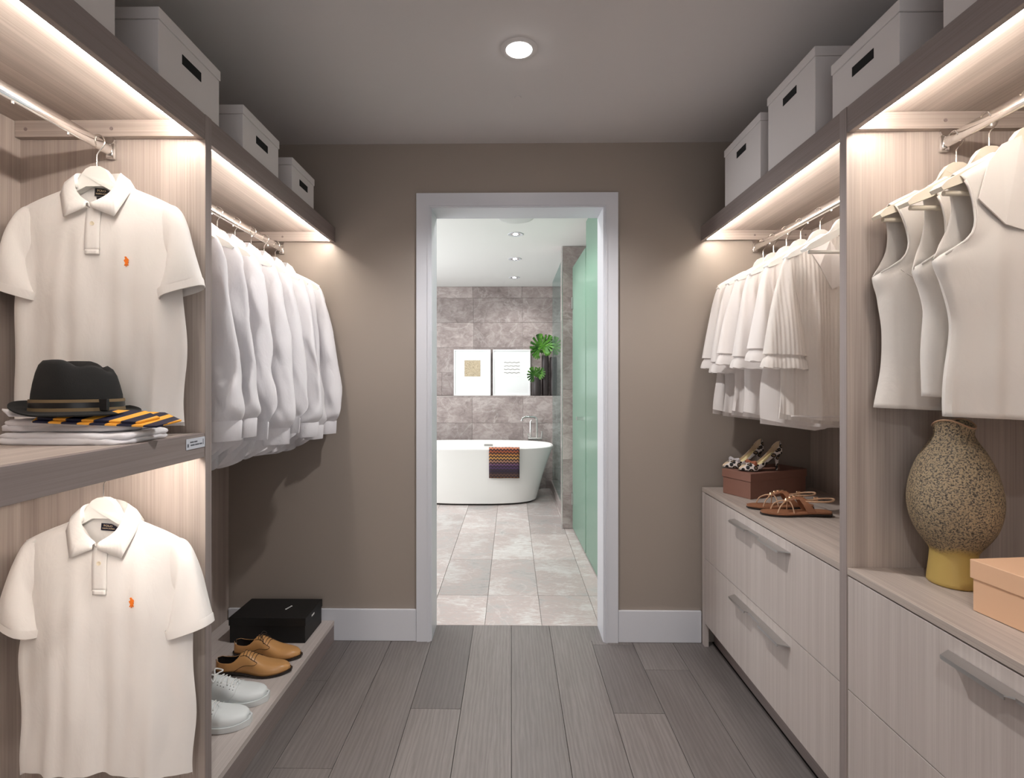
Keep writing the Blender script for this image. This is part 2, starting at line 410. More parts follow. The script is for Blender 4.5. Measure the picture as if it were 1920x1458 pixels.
# stone pier with its tiles
pr = obj('wall_pier', B(0.452, 1.28, 4.512, 4.66, 0, HC-0.001), 'grout', **st)
zz = [0.002, 0.60, 1.21, 1.82, HC-0.002]
for a, c in zip(zz[:-1], zz[1:]):
    for x0, x1 in ((0.445, 0.75), (0.752, 1.0)):
        o = obj('tile', B(-(x1-x0)/2, (x1-x0)/2, 0, 0.012, -(c-a)/2+0.0008, (c-a)/2-0.0008, bev=0.0008), 'wall_stone', pr); o.location = ((x0+x1)/2, 4.50, (a+c)/2)
    o = obj('tile', B(0, 0.007, -0.074, 0.074, -(c-a)/2+0.0008, (c-a)/2-0.0008), 'wall_stone', pr); o.location = (0.445, 4.587, (a+c)/2)
obj('trim_4', B(0.436, 0.4445, 4.50, 4.512, 0.0, HC-0.001), 'reflector', **st)
obj('trim_5', B(0.47, 0.56, 4.665, 6.198, 0.001, 0.10, bev=0.003), 'wall_stone', **st)
def glassmat(name, tint, transp, rough=0.02):
    m, nt, b = newmat(name)
    b.inputs['Base Color'].default_value = tint; b.inputs['Roughness'].default_value = rough
    t = nt.nodes.new('ShaderNodeBsdfTransparent'); t.inputs[0].default_value = tint
    mx = nt.nodes.new('ShaderNodeMixShader'); mx.inputs[0].default_value = transp
    nt.links.new(b.outputs[0], mx.inputs[1]); nt.links.new(t.outputs[0], mx.inputs[2]); nt.links.new(mx.outputs[0], nt.nodes['Material Output'].inputs[0])
glassmat('clear_glass', (0.80, 0.86, 0.85, 1), 0.92)
def frosted():
    m, nt, b = newmat('green_glass')
    col = srgb(166, 196, 180)
    b.inputs['Base Color'].default_value = col; b.inputs['Roughness'].default_value = 0.22
    tr = nt.nodes.new('ShaderNodeBsdfTranslucent'); tr.inputs[0].default_value = col
    mx = nt.nodes.new('ShaderNodeMixShader'); mx.inputs[0].default_value = 0.45
    nt.links.new(b.outputs[0], mx.inputs[1]); nt.links.new(tr.outputs[0], mx.inputs[2]); nt.links.new(mx.outputs[0], nt.nodes['Material Output'].inputs[0])
frosted()
sc_ = thing('shower_screen', 'clear glass shower screen behind the stone pier beside the tub', 'glass screen', (0.49, 5.4, 0.10))
obj('pane', B(-0.005, 0.005, -0.73, 0.73, 0.002, 2.348), 'clear_glass', sc_)
obj('edge_profile', B(-0.008, 0.008, -0.742, -0.731, 0.002, 2.348), 'brushed_steel', sc_)
def slab(pts_xy, z0, z1, th):
    (xa, ya), (xb, yb) = pts_xy
    return prism([(xa, ya), (xb, yb), (xb+th, yb), (xa+th, ya)], 2, z0, z1)
gp = thing('glass_partition', 'full height green frosted glass panel just inside the bathroom', 'glass panel', (0.56, 3.3, 0))
obj('pane', slab(((0.02, -0.57), (-0.013, 0.50)), 0.012, HC-0.004, 0.012), 'green_glass', gp)
obj('floor_channel', slab(((0.016, -0.57), (-0.017, 0.50)), 0.001, 0.012, 0.02), 'brushed_steel', gp)
gd = thing('glass_door', 'green frosted glass door with small steel handle beside the stone pier', 'glass door', (0.545, 4.15, 0))
obj('pane', slab(((-0.001, -0.335), (-0.016, 0.33)), 0.015, 2.262, 0.010), 'green_glass', gd)
h = obj('handle', B(-0.055, 0.0, -0.245, -0.225, 0.985, 1.012, bev=0.003), 'chrome', gd)
obj('hinge', B(-0.03, -0.012, 0.29, 0.335, 1.9, 2.0, bev=0.002), 'brushed_steel', gd)
obj('hinge', B(-0.03, -0.012, 0.29, 0.335, 0.22, 0.32, bev=0.002), 'brushed_steel', gd)

# tub
def sup(a, n):
    c, s = math.cos(a), math.sin(a)
    return math.copysign(abs(c)**(2/n), c), math.copysign(abs(s)**(2/n), s)
def oval(cx, cy, z, A, Bh, n=2.6, N=64):
    return [(cx+A*sup(2*PI*k/N, n)[0], cy+Bh*sup(2*PI*k/N, n)[1], z) for k in range(N)]
tub = thing('bathtub', 'white freestanding oval bathtub on the stone tile floor', 'bathtub', (-0.40, 5.68, 0))
prof = [(0.655, 0.345, 0.012), (0.675, 0.365, 0.022), (0.70, 0.375, 0.12), (0.745, 0.388, 0.28), (0.80, 0.402, 0.44), (0.850, 0.414, 0.572), (0.855, 0.417, 0.584), (0.850, 0.413, 0.590), (0.838, 0.401, 0.588), (0.828, 0.391, 0.572), (0.78, 0.365, 0.42), (0.72, 0.33, 0.25), (0.62, 0.27, 0.17), (0.35, 0.15, 0.155)]
obj('shell', loft([oval(0, 0, z, a, b_, 2.7) for a, b_, z in prof], cap0=True, cap1=True), 'white_gloss', tub, smooth=True, angle=50)
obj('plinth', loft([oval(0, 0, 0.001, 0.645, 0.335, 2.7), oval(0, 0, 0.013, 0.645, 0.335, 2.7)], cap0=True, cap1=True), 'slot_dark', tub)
obj('overflow_slot', B(0.08, 0.18, 0.372, 0.382, 0.525, 0.545, bev=0.003), 'brushed_steel', tub)
# towel
def towelmat():
    m, nt, b = newmat('woven_towel')
    tc = nt.nodes.new('ShaderNodeTexCoord'); sp = nt.nodes.new('ShaderNodeSeparateXYZ'); nt.links.new(tc.outputs['Object'], sp.inputs[0])
    r = ramp(nt, [(0.0, srgb(120, 84, 56)), (0.25, srgb(44, 36, 52)), (0.45, srgb(92, 62, 104)), (0.7, srgb(196, 146, 76)), (0.9, srgb(150, 72, 46)), (1, srgb(190, 120, 90))])
    nt.links.new(mathn(nt, 'MULTIPLY', mathn(nt, 'ADD', sp.outputs[2], 0.32), 3.1), r.inputs[0])
    zig = mathn(nt, 'PINGPONG', sp.outputs[0], 0.017)
    ph = mathn(nt, 'MULTIPLY', mathn(nt, 'ADD', sp.outputs[2], zig), 2*PI/0.034)
    f = mathn(nt, 'GREATER_THAN', mathn(nt, 'SINE', ph), -0.1)
    f2 = mathn(nt, 'MULTIPLY', f, 1.0)
    nt.links.new(mixc(nt, f2, srgb(52, 40, 46), r.outputs[0]), b.inputs['Base Color']); b.inputs['Roughness'].default_value = 0.9
towelmat()
def curve_strip(path, x0, x1, nx, wob=0.0):
    rings = []
    for i, (y, z) in enumerate(path):
        rings.append([(x0+(x1-x0)*k/nx, y+wob*math.sin(k*1.7+i*0.3), z+wob*0.5*math.sin(k*0.9)) for k in range(nx+1)])
    return loft(rings, closed=False)
tp = [(5.34, 0.47), (5.32, 0.53), (5.300, 0.585), (5.285, 0.602), (5.262, 0.603), (5.248, 0.592), (5.246, 0.56), (5.255, 0.5), (5.262, 0.42), (5.27, 0.35), (5.277, 0.292)]
o = obj('towel', curve_strip([(p.x-5.26, p.y-0.6) for p in crom([(a, b_, 0) for a, b_ in tp], 3)], -0.155, 0.155, 14, 0.0015), 'woven_towel', smooth=True)
o.location = (-0.073, 5.26, 0.6); solidify(o, 0.008, 0); tag(o, 'brown and purple zigzag woven towel draped over the bathtub rim', 'towel')
# tub faucet
fc = thing('tub_faucet', 'chrome freestanding faucet with bent spout behind the bathtub', 'faucet', (0.27, 6.14, 0))
obj('riser', tube([(0.03, 0, 0.0), (0.03, 0, 0.80), (0.028, 0, 0.83), (0.015, -0.01, 0.852), (-0.01, -0.02, 0.86), (-0.11, -0.05, 0.862), (-0.14, -0.06, 0.85), (-0.15, -0.065, 0.815)], 0.013, 10), 'chrome', fc, smooth=True, angle=50)
obj('hand_shower', tube([(-0.045, 0, 0.56), (-0.045, 0, 0.80), (-0.03, 0, 0.82)], 0.010, 8), 'chrome', fc, smooth=True, angle=50)
obj('valve_body', tube([(-0.07, 0, 0.60), (0.09, 0, 0.60)], 0.022, 12), 'chrome', fc, smooth=True, angle=50)
obj('lever', tube([(0.085, 0, 0.60), (0.09, 0, 0.69)], 0.009, 8), 'chrome', fc, smooth=True, angle=50)
obj('lever', tube([(-0.065, 0, 0.60), (-0.075, 0, 0.665)], 0.009, 8), 'chrome', fc, smooth=True, angle=50)
obj('base_plate', lathe([(0.001, 0.001), (0.05, 0.001), (0.05, 0.012), (0.001, 0.012)], 20, center=(0.03, 0, 0)), 'chrome', fc)
# pictures on the ledge
def artmat():
    m, nt, b = newmat('scribble_art')
    n = noise(nt, mapped(nt, (30, 30, 30)), 1.0, 5, 0.6, 2.5); r = ramp(nt, [(0.42, srgb(206, 190, 160)), (0.49, srgb(120, 100, 76)), (0.52, srgb(222, 208, 182)), (0.6, srgb(190, 172, 142))]); nt.links.new(n, r.inputs[0]); nt.links.new(r.outputs[0], b.inputs['Base Color'])
artmat()
for nm, x0, x1, lab in (('scribble', -0.708, -0.256, 'white framed picture of a small beige scribbled square on the stone ledge'), ('wave', -0.228, 0.232, 'white framed picture of pale wavy lines on the stone ledge')):
    t = thing('framed_picture', lab, 'picture', ((x0+x1)/2, 6.35, 1.1045)); hw = (x1-x0)/2; H = 0.565
    th = 0.014
    bm = prism([(-hw, 0), (hw, 0), (hw, H), (-hw, H)], 1, 0.008, 0.022); obj('backing', bm, 'frame_white', t)
    obj('mat_board', prism([(-hw+th, th), (hw-th, th), (hw-th, H-th), (-hw+th, H-th)], 1, 0.002, 0.008), 'mat_board', t)
    for (a, b_, c, d) in ((-hw, hw, 0, th), (-hw, hw, H-th, H), (-hw, -hw+th, th, H-th), (hw-th, hw, th, H-th)):
        obj('frame_bar', B(a, b_, -0.008, 0.008, c, d), 'frame_white', t)
    cx = 0.003; z0 = 0.235
    if nm == 'scribble':
        obj('print', B(cx-0.098, cx+0.098, 0.0, 0.002, z0, z0+0.198), 'scribble_art', t)
    else:
        pnt = obj('print', B(cx-0.098, cx+0.098, 0.0, 0.002, z0, z0+0.198), 'frame_white', t)
        for q in range(4):
            path = [(cx-0.096+0.0096*k, -0.001, z0+0.045+0.042*q+0.004*math.sin(k*1.1+q*2)) for k in range(21)]
            obj('wavy_line', tube(path, 0.0035, 5), 'art_line', pnt)
# dark vases with monstera leaves
def leafmat():
    m, nt, b = newmat('leaf_green')
    n = noise(nt, mapped(nt, (12, 12, 12), rnd=True), 1.0, 3); r = ramp(nt, [(0.35, srgb(30, 74, 16)), (0.6, srgb(82, 140, 40)), (0.8, srgb(140, 190, 90))]); nt.links.new(n, r.inputs[0]); nt.links.new(r.outputs[0], b.inputs['Base Color']); b.inputs['Roughness'].default_value = 0.35
leafmat()
def leaf(R, splits=7):
    bm = bmesh.new(); c0 = bm.verts.new((0, 0, 0)); n = 84; pts = []
    for k in range(n+1):
        a = -2.7+5.4*k/n
        r = R*(0.78+0.25*math.cos(a*0.5))*(1 if abs(a) < 2.5 else 0.9)
        ph = (k/n*2*splits) % 1.0
        if abs(a) > 0.25 and abs(a) < 2.3 and ph < 0.22: r *= 0.5
        pts.append(bm.verts.new((r*math.sin(a)*0.85, -0.03*R-0.25*R*(r/R)**2*abs(math.sin(a)), r*math.cos(a))))
    for a, b_ in zip(pts[:-1], pts[1:]): bm.faces.new((c0, a, b_))
    return bm
def vase_dark(x, y, r, hgt, lab, leaves):
    t = thing('plant_vase', lab, 'potted plant', (x, y, 1.1045))
    obj('vase', lathe([(0.001, 0.001), (r*0.85, 0.001), (r*0.95, 0.02), (r, hgt*0.4), (r*0.97, hgt*0.95), (r*0.92, hgt), (r*0.82, hgt), (r*0.84, hgt*0.9), (r*0.7, hgt*0.6), (0.001, hgt*0.6)], 24), 'dark_ceramic', t, smooth=True, angle=50)
    for (dx, dy, dz, R, rx, ry, rz) in leaves:
        obj('stem', tube(crom([(0, 0, hgt*0.6), (dx*0.4, dy*0.4, hgt+(dz)*0.5), (dx, dy, hgt+dz)], 5), 0.005, 6), 'stem_green', t)
        l = obj('leaf', leaf(R), 'leaf_green', t); l.location = (dx, dy, hgt+dz); l.rotation_euler = (rx, ry, rz); solidify(l, 0.002)
vase_dark(0.412, 6.33, 0.044, 0.49, 'tall dark vase holding the biggest split green leaf, on the stone ledge', [(-0.06, -0.09, 0.09, 0.17, 0.3, -0.2, 0.1), (0.0, -0.1, 0.12, 0.13, 0.1, 0.5, -0.1), (-0.1, -0.07, 0.04, 0.11, 0.5, -1.0, 0.2)])
vase_dark(0.512, 6.33, 0.044, 0.47, 'tall dark vase furthest right on the stone ledge, partly behind the pier', [(-0.01, -0.08, 0.12, 0.13, 0.3, 0.3, 0)])
vase_dark(0.305, 6.29, 0.055, 0.22, 'short dark vase with one small green leaf, right of the wavy picture', [(-0.035, -0.07, 0.035, 0.115, 0.55, -0.5, 0.1), (0.03, -0.06, 0.05, 0.09, 0.5, 0.6, 0)])
# bathroom ceiling fittings
for yy, lab in ((4.13, 'recessed bathroom ceiling spotlight nearest the doorway'), (4.96, 'middle recessed bathroom ceiling spotlight, lit'), (5.85, 'recessed bathroom ceiling spotlight furthest back')):
    t = thing('bathroom_downlight', lab, 'ceiling light', (0.033, yy, HC-0.0005))
    obj('trim_ring', lathe([(0.04, -0.002), (0.06, -0.004), (0.064, 0.0), (0.04, 0.0)], 28), 'white_paint', t, smooth=True, angle=40)
    obj('reflector', lathe([(0.042, -0.001), (0.03, -0.0005), (0.012, -0.0003)], 24), 'reflector', t)
    obj('bulb', lathe([(0.020, -0.0015), (0.018, -0.003), (0.001, -0.004)], 16), 'lamp_glow', t)
sp = thing('ceiling_speaker', 'pale round ceiling speaker above the bathroom entry', 'speaker', (0.03, 3.71, HC-0.0005))
obj('grille', lathe([(0.001, -0.006), (0.11, -0.006), (0.128, -0.004), (0.132, 0.0)], 36), 'speaker_grey', sp, smooth=True, angle=40)

# ------------------------------------------------------------------ closet ceiling light
dl = thing('ceiling_downlight', 'bright round recessed ceiling downlight in the closet', 'ceiling light', (0.027, 1.83, HC-0.0005))
obj('trim_ring', lathe([(0.046, -0.004), (0.060, -0.003), (0.066, 0.0), (0.046, 0.0)], 40), 'ceiling_paint', dl, smooth=True, angle=40)
obj('reflector', lathe([(0.046, -0.001), (0.044, -0.003), (0.030, -0.002)], 32), 'lamp_glow', dl)
obj('bulb', lathe([(0.030, -0.004), (0.022, -0.012), (0.001, -0.015)], 24), 'lamp_glow', dl, smooth=True)
sk = thing('sprinkler_cover', 'tiny round sprinkler cover on the closet ceiling beyond the downlight', 'sprinkler', (0.027, 2.139, HC-0.0005))
obj('cover', lathe([(0.001, -0.003), (0.012, -0.003), (0.014, 0.0)], 20), 'ceiling_paint', sk)

# ------------------------------------------------------------------ wardrobes
ZF0, ZF1 = 1.965, 2.038
def rail(parent, x, y0, y1, z, sgn, off):
    pts = [(x+0.0075*math.copysign(abs(math.cos(a))**0.9, math.cos(a))-off[0], z+0.017*math.sin(a)-off[2]) for a in [2*PI*k/20 for k in range(20)]]
    r = obj('hanging_rail', prism(pts, 1, y0-off[1], y1-off[1]), 'chrome', parent, smooth=True, angle=40)
    for yy, d in ((y1, -1), (y0, 1)):
        bm = bmesh.new()
        ya, yb = sorted((yy, yy+d*0.012)); 
        box(bm, x-0.012, x+0.012, ya, yb, z-0.024, z+0.02, bev=0.004, off=off)
        tube([(x-off[0], ya-off[1], z+0.03-off[2]), (x-off[0], ya+0.006-off[1], z+0.03-off[2])], 0.013, 16, bm)
        br = obj('bracket', bm, 'chrome', r, smooth=True, angle=40)
        obj_s = tube([(x-off[0], yy+d*0.006-off[1], z+0.03-off[2]), (x-off[0], yy+d*0.009-off[1], z+0.03-off[2])], 0.006, 10)
        obj('screw', obj_s, 'brushed_steel', r)
    for q in range(1, 7):
        yy = y0+(y1-y0)*q/7
        obj('rail_peg', tube([(x-off[0]-0.0*sgn, yy-off[1], z-0.0165-off[2]), (x-off[0], yy-off[1], z-0.022-off[2])], 0.003, 6), 'brushed_steel', r)
def wardrobe(side, y0, y1, label, near):
    """side -1 left, +1 right"""
    F = XL if side < 0 else XR; Bk = XLB if side < 0 else XRB
    def bx(xa, xb, *r, **k):
        a, b_ = sorted((xa, xb)); return B(a, b_, *r, off=off, **k)
    off = ((F+Bk)/2, (y0+y1)/2, 0)
    t = thing('open_wardrobe', label, 'wardrobe', off)
    s = side
    e = 0.0005
    # back panel, top shelf, fascia, cleats, light
    obj('back_panel', bx(Bk, Bk+s*0.018, y0, y1, 0.0, ZF1-0.024), 'laminate_upright', t)
    obj('top_shelf', bx(F+s*0.019, Bk+s*0.018, y0, y1, 2.015, ZF1), 'laminate_lengthwise', t)
    obj('fascia', bx(F, F+s*0.018, y0, y1, ZF0, ZF1, bev=0.0008), 'laminate_shaded', t)
    ya = y1-0.018
    obj('cleat', bx(F+s*0.019, Bk-s*0.001, ya, y1, 1.968, 2.0145), 'laminate_crosswise', t)
    for xx in (F+s*0.255, F+s*0.50):
        obj('screw_cap', tube([(xx-off[0], ya-off[1]+0.001, 1.99), (xx-off[0], ya-off[1]-0.0008, 1.99)], 0.005, 14), 'laminate_shaded', t)
    obj('cleat', bx(F+s*0.019, Bk-s*0.001, y0, y0+0.018, 1.968, 2.0145), 'laminate_crosswise', t)
    obj('light_strip', bx(F+s*0.020, F+s*0.030, y0+0.02, y1-0.02, 1.972, 1.981), 'led', t)
    rx = -1.137 if s < 0 else 1.190
    rail(t, rx, y0+0.001, y1-0.001, 1.932, s, off)
    if near:   # gable facing the room
        obj('side_panel', bx(F-s*0.0, Bk+s*0.018, y1+0.0005, y1+0.0300, 0.0 if s < 0 else 0.0, ZF1), ['laminate_upright'], t)
        obj('edge_band', bx(F-s*0.0015, F, y1+0.0005, y1+0.0300, 0.0, ZF1), 'laminate_shaded_upright', t)
        obj('side_panel', bx(F, Bk+s*0.018, y0-0.03, y0-0.0005, 0.0, ZF1), 'laminate_upright', t)
    return t, off, bx
LN, loff, lbx = wardrobe(-1, 0.42, 1.462, 'near left open wardrobe holding the two polo shirts and the middle shelf', True)
LF, lfo, lfbx = wardrobe(-1, 1.4935, 2.538+0.0145, 'far left open wardrobe holding the row of long-sleeved white shirts', False)
RN, roff, rbx = wardrobe(1, 0.42, 1.446, 'near right open wardrobe holding the sleeveless tops above the vase', True)
RF, rfo, rfbx = wardrobe(1, 1.4775, 2.5525, 'far right open wardrobe holding the row of blouses', False)
# middle shelf, near left
obj('middle_shelf', lbx(XL-0.019, XLB-0.0005, 0.421, 1.4615, 1.108, 1.131), 'laminate_lengthwise', LN)
ms = obj('shelf_fascia', lbx(XL, XL-0.018, 0.421, 1.4600, 1.062, 1.131, bev=0.0008), 'laminate_shaded', LN)
obj('light_strip', lbx(XL-0.020, XL-0.030, 0.44, 1.405, 1.070, 1.078), 'led', LN)
rail(LN, -1.095, 0.421, 1.4605, 1.035, -1, loff)
tg = obj('shelf_sticker', lbx(XL+0.0005, XL+0.0016, 1.376, 1.4595, 1.0925, 1.1215), 'sticker_white', LN, label='small white printed label on the shelf edge')
for (a, b_, z0, z1) in ((1.392, 1.408, 1.1095, 1.1135), (1.410, 1.424, 1.1095, 1.1135), (1.394, 1.412, 1.1015, 1.1055), (1.414, 1.432, 1.1015, 1.1055), (1.434, 1.446, 1.1015, 1.1055), (1.450, 1.4525, 1.100, 1.116), (1.380, 1.386, 1.099, 1.108)):
    obj('print_mark', lbx(XL+0.0016, XL+0.0019, a, b_, z0, z1), 'print_grey', tg)
# shoe platforms
obj('platform', lbx(XL, XLB-0.0005, 0.421, 1.4615, 0.0, 0.10), 'laminate_lengthwise', LN)
obj('platform_top', lfbx(XL, XLB-0.0005, 1.494, 2.537, 0.080, 0.101, bev=0.0008), 'laminate_lit', LF)
obj('platform_front', lfbx(XL-0.001, XL-0.019, 1.494, 2.537, 0.001, 0.0795), 'laminate_shaded', LF)

# drawer cabinets, right
def handle_mesh(L, s=1):
    """flat angled pull with a gap in its middle: plate, lip, end chamfers"""
    bm = bmesh.new(); h = L/2; th = 0.003
    pl = [(-h+0.02, -0.034), (-0.055, -0.034), (-0.045, -0.022), (0.045, -0.022), (0.055, -0.034), (h-0.02, -0.034), (h, -0.001), (-h, -0.001)]
    prism([(v, u) for u, v in pl], 2, 0, th, bm)      # x = out of the drawer, y = along
    prism([(-0.034, -h+0.02), (-0.034, -0.055), (-0.031, -0.055), (-0.031, -h+0.02)], 2, -0.006, 0, bm)
    prism([(-0.034, 0.055), (-0.034, h-0.02), (-0.031, h-0.02), (-0.031, 0.055)], 2, -0.006, 0, bm)
    prism([(-0.022, -0.045), (-0.022, 0.045), (-0.019, 0.045), (-0.019, -0.045)], 2, -0.004, 0, bm)
    return bm
def drawers(y0, y1, fill, label, hy, hl):
    off = ((XR+XRB)/2, (y0+y1)/2, 0)
    t = thing('drawer_cabinet', label, 'drawers', off)
    def bx(a, b_, *r, **k): return B(a, b_, *r, off=off, **k)
    yf = y1-fill
    obj('carcass', bx(XR+0.022, XRB-0.001, y0, y1, 0.115, 0.742), 'laminate_upright', t)
    obj('toe_kick', bx(XR+0.06, XR+0.075, y0, y1, 0.0, 0.114), 'laminate_shaded', t)
    obj('countertop', bx(XR, XRB-0.001, y0, y1, 0.743, 0.762, bev=0.0008), 'laminate_lengthwise', t)
    if fill: obj('filler_strip', bx(XR+0.001, XR+0.02, yf+0.0015, y1, 0.0, 0.7405), 'drawer_laminate', t)
    for z0, z1, hz in ((0.4275, 0.7385, 0.703), (0.115, 0.4245, 0.388)):
        d = obj('drawer', bx(XR+0.001, XR+0.020, y0+0.0015, yf-0.0015, z0, z1, bev=0.0007), 'drawer_laminate', t)
        hd = obj('handle', handle_mesh(hl), 'brushed_steel', d); hd.location = (XR+0.001-off[0], hy-off[1], hz)
    return t
drawers(1.478, 2.538, 0.035, 'far right two-drawer cabinet carrying the brown shoe box and sandals', 1.955, 0.43)
drawers(0.421, 1.4455, 0, 'near right two-drawer cabinet carrying the speckled vase', 0.90, 0.43)

# ------------------------------------------------------------------ storage boxes on the top shelves
def storage_box(side, y0, y1, h, depth, label, slot=True, xo=0.0):
    xf = (XL-0.006-xo) if side < 0 else (XR+0.006+xo); s = side; cx = xf+s*depth/2; cy = (y0+y1)/2
    t = thing('storage_box', label, 'box', (cx, cy, ZF1), group='grey lidded storage boxes on the top shelves' if False else None)
    hx = depth/2; hy = (y1-y0)/2
    # closed body; a dark plate on its front paints the shade inside the hand slot
    bm = bmesh.new(); lh = 0.034
    box(bm, -hx+0.003, hx-0.003, -hy+0.003, hy-0.003, 0.0005, h-lh+0.004, bev=0.0015)
    obj('body', bm, 'box_card', t)
    obj('lid', B(-hx, hx, -hy, hy, h-lh+0.0045, h, bev=0.002), 'box_card', t)
    xs = -s*(hx-0.003)
    a, b_ = sorted((xs, xs-s*0.0012))
    obj('hand_slot', B(a, b_, -0.042, 0.042, h-lh-0.052, h-lh-0.026), 'slot_dark', t, label='hand slot with its shade painted dark')
    return t
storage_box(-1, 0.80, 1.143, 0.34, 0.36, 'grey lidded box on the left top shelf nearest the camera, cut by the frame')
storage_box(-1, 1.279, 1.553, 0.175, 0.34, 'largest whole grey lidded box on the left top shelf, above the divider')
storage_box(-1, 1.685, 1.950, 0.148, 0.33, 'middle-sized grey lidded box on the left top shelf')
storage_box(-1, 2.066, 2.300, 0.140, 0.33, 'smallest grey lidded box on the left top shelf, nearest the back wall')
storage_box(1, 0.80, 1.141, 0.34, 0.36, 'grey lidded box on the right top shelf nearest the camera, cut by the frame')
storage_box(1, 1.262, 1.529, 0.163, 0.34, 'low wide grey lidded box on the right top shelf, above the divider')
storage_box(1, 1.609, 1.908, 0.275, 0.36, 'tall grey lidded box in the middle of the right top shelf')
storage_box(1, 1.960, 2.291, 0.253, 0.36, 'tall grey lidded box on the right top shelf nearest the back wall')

# ------------------------------------------------------------------ hangers
def hanger(x, y, z, label, group, mat='hanger_white', bar=False, rz=0.0, hookh=0.075, wide=1.0):
    """z = top of the wooden body; the hook loops over the rail above"""
    t = thing('clothes_hanger', label, 'hanger', (x, y, z), rz, group)
    up = [(0, 0), (0.013, -0.001), (0.026, -0.008), (0.037, -0.022), (0.046, -0.041), (0.062, -0.056), (0.10, -0.075), (0.155, -0.102), (0.20, -0.128), (0.214, -0.142)]
    lo = [(0.209, -0.150), (0.15, -0.128), (0.10, -0.098), (0.05, -0.070), (0.025, -0.056), (0, -0.050)]
    up = [(a*wide, b_) for a, b_ in up]; lo = [(a*wide, b_) for a, b_ in lo]
    right = up+lo; outline = right+[(-a, b_) for a, b_ in reversed(right[1:-1])]
    bm = bmesh.new(); rows = []
    cen = (0, -0.06)
    def ysh(px, q): return q*(0.006+0.011*min(1, abs(px)/0.2))
    A = [bm.verts.new((px, ysh(px, -1), pz)) for px, pz in outline]; Bv = [bm.verts.new((px, ysh(px, 1), pz)) for px, pz in outline]
    bm.faces.new(A); bm.faces.new(Bv[::-1])
    n = len(outline); side = []
    for i in range(n): side.append(bm.faces.new((A[i], A[(i+1) % n], Bv[(i+1) % n], Bv[i])))
    bmesh.ops.triangulate(bm, faces=[f for f in bm.faces if len(f.verts) > 4])
    obj('body', bm, mat, t, smooth=True, angle=50)
    r = 0.021; zc = hookh-0.008
    hk = [(0, 0, -0.004), (0, 0, zc-r-0.014), (0.003, 0, zc-r-0.008), (0.012, 0, zc-r*0.85)]
    for k in range(13):
        a = math.radians(-50+k*17.5); hk.append((r*math.cos(a), 0, zc+r*math.sin(a)))
    obj('hook', tube(hk, 0.0018, 6), 'hook_metal', t, smooth=True, angle=60)
    if bar:
        obj('trouser_bar', tube([(-0.195*wide, 0.0, -0.152), (0.195*wide, 0, -0.152)], 0.006, 10), mat, t, smooth=True, angle=50)
    return t

# ------------------------------------------------------------------ garments
class Garment:
    def __init__(s, side, topF, topB, hemF, hemB, depth, folds, NU=44, NV=34, edge=0.0, edgez=None, sideB=None, yc=0.0):
        s.side, s.topF, s.topB, s.hemF, s.hemB, s.depth, s.folds = side, topF, topB, hemF, hemB, depth, folds
        s.NU, s.NV, s.edge, s.edgez, s.sideB, s.yc = NU, NV, edge, edgez, sideB or side, yc
    def pt(s, u, v, f):
        top = s.topF if f < 0 else s.topB; hem = s.hemF if f < 0 else s.hemB; sd = s.side if f < 0 else s.sideB
        z = -0.3
        for _ in range(6):
            hw = tab(sd, z); x = hw*(2*u-1)
            zt = tab(top, abs(x))+0.006; zh = tab(hem, abs(x)/max(0.01, hw)); z = zh+(zt-zh)*v
        return s.at(x, z, u, v, f)
    def at(s, x, z, u, v, f):
        e = (max(0.0, 4*u*(1-u)))**0.42
        if s.edgez is not None and z > s.edgez: e = max(e, s.edge*min(1, (z-s.edgez)/0.04))
        if v > 0.955 and abs(tab(s.topF, abs(x))-tab(s.topB, abs(x))) < 0.004: e *= math.sqrt(max(0.0, 1-((v-0.955)/0.045)**2))
        y = s.yc+f*tab(s.depth, z)*e+s.fold(x, z, v)
        return (x+0.004*math.sin(z*23+s.folds[0][2])*abs(2*u-1), y, z)
    def fold(s, x, z, v):
        y = 0
        for (amp, lam, ph, sl, v0) in s.folds:
            k = (1-v) if v0 else 1
            y += amp*(0.25+0.75*k)*math.sin(2*PI*(x/lam)+ph+sl*z)*min(1, max(0, (1-v)*3.5-0.1))
        y += 0.004*mnoise.noise((x*11+s.folds[0][2]*3, z*7, s.folds[0][2]*5))*min(1, (1-v)*4)
        return y
    def y_at(s, x, z):
        hw = tab(s.side, z); u = (x/hw+1)/2; u = min(0.98, max(0.02, u)); zt = tab(s.topF, abs(x)); zh = tab(s.hemF, abs(x)/max(0.01, hw))
        v = min(1, max(0, (z-zh)/(zt-zh))); return s.at(x, z, u, v, -1)[1]
    def mesh(s):
        bm = bmesh.new()
        for f in (-1, 1):
            rows = [[s.pt(i/s.NU, j/s.NV, f) for i in range(s.NU+1)] for j in range(s.NV+1)]
            loft(rows, bm, closed=False)
        bmesh.ops.remove_doubles(bm, verts=bm.verts[:], dist=0.0006)
        return bm
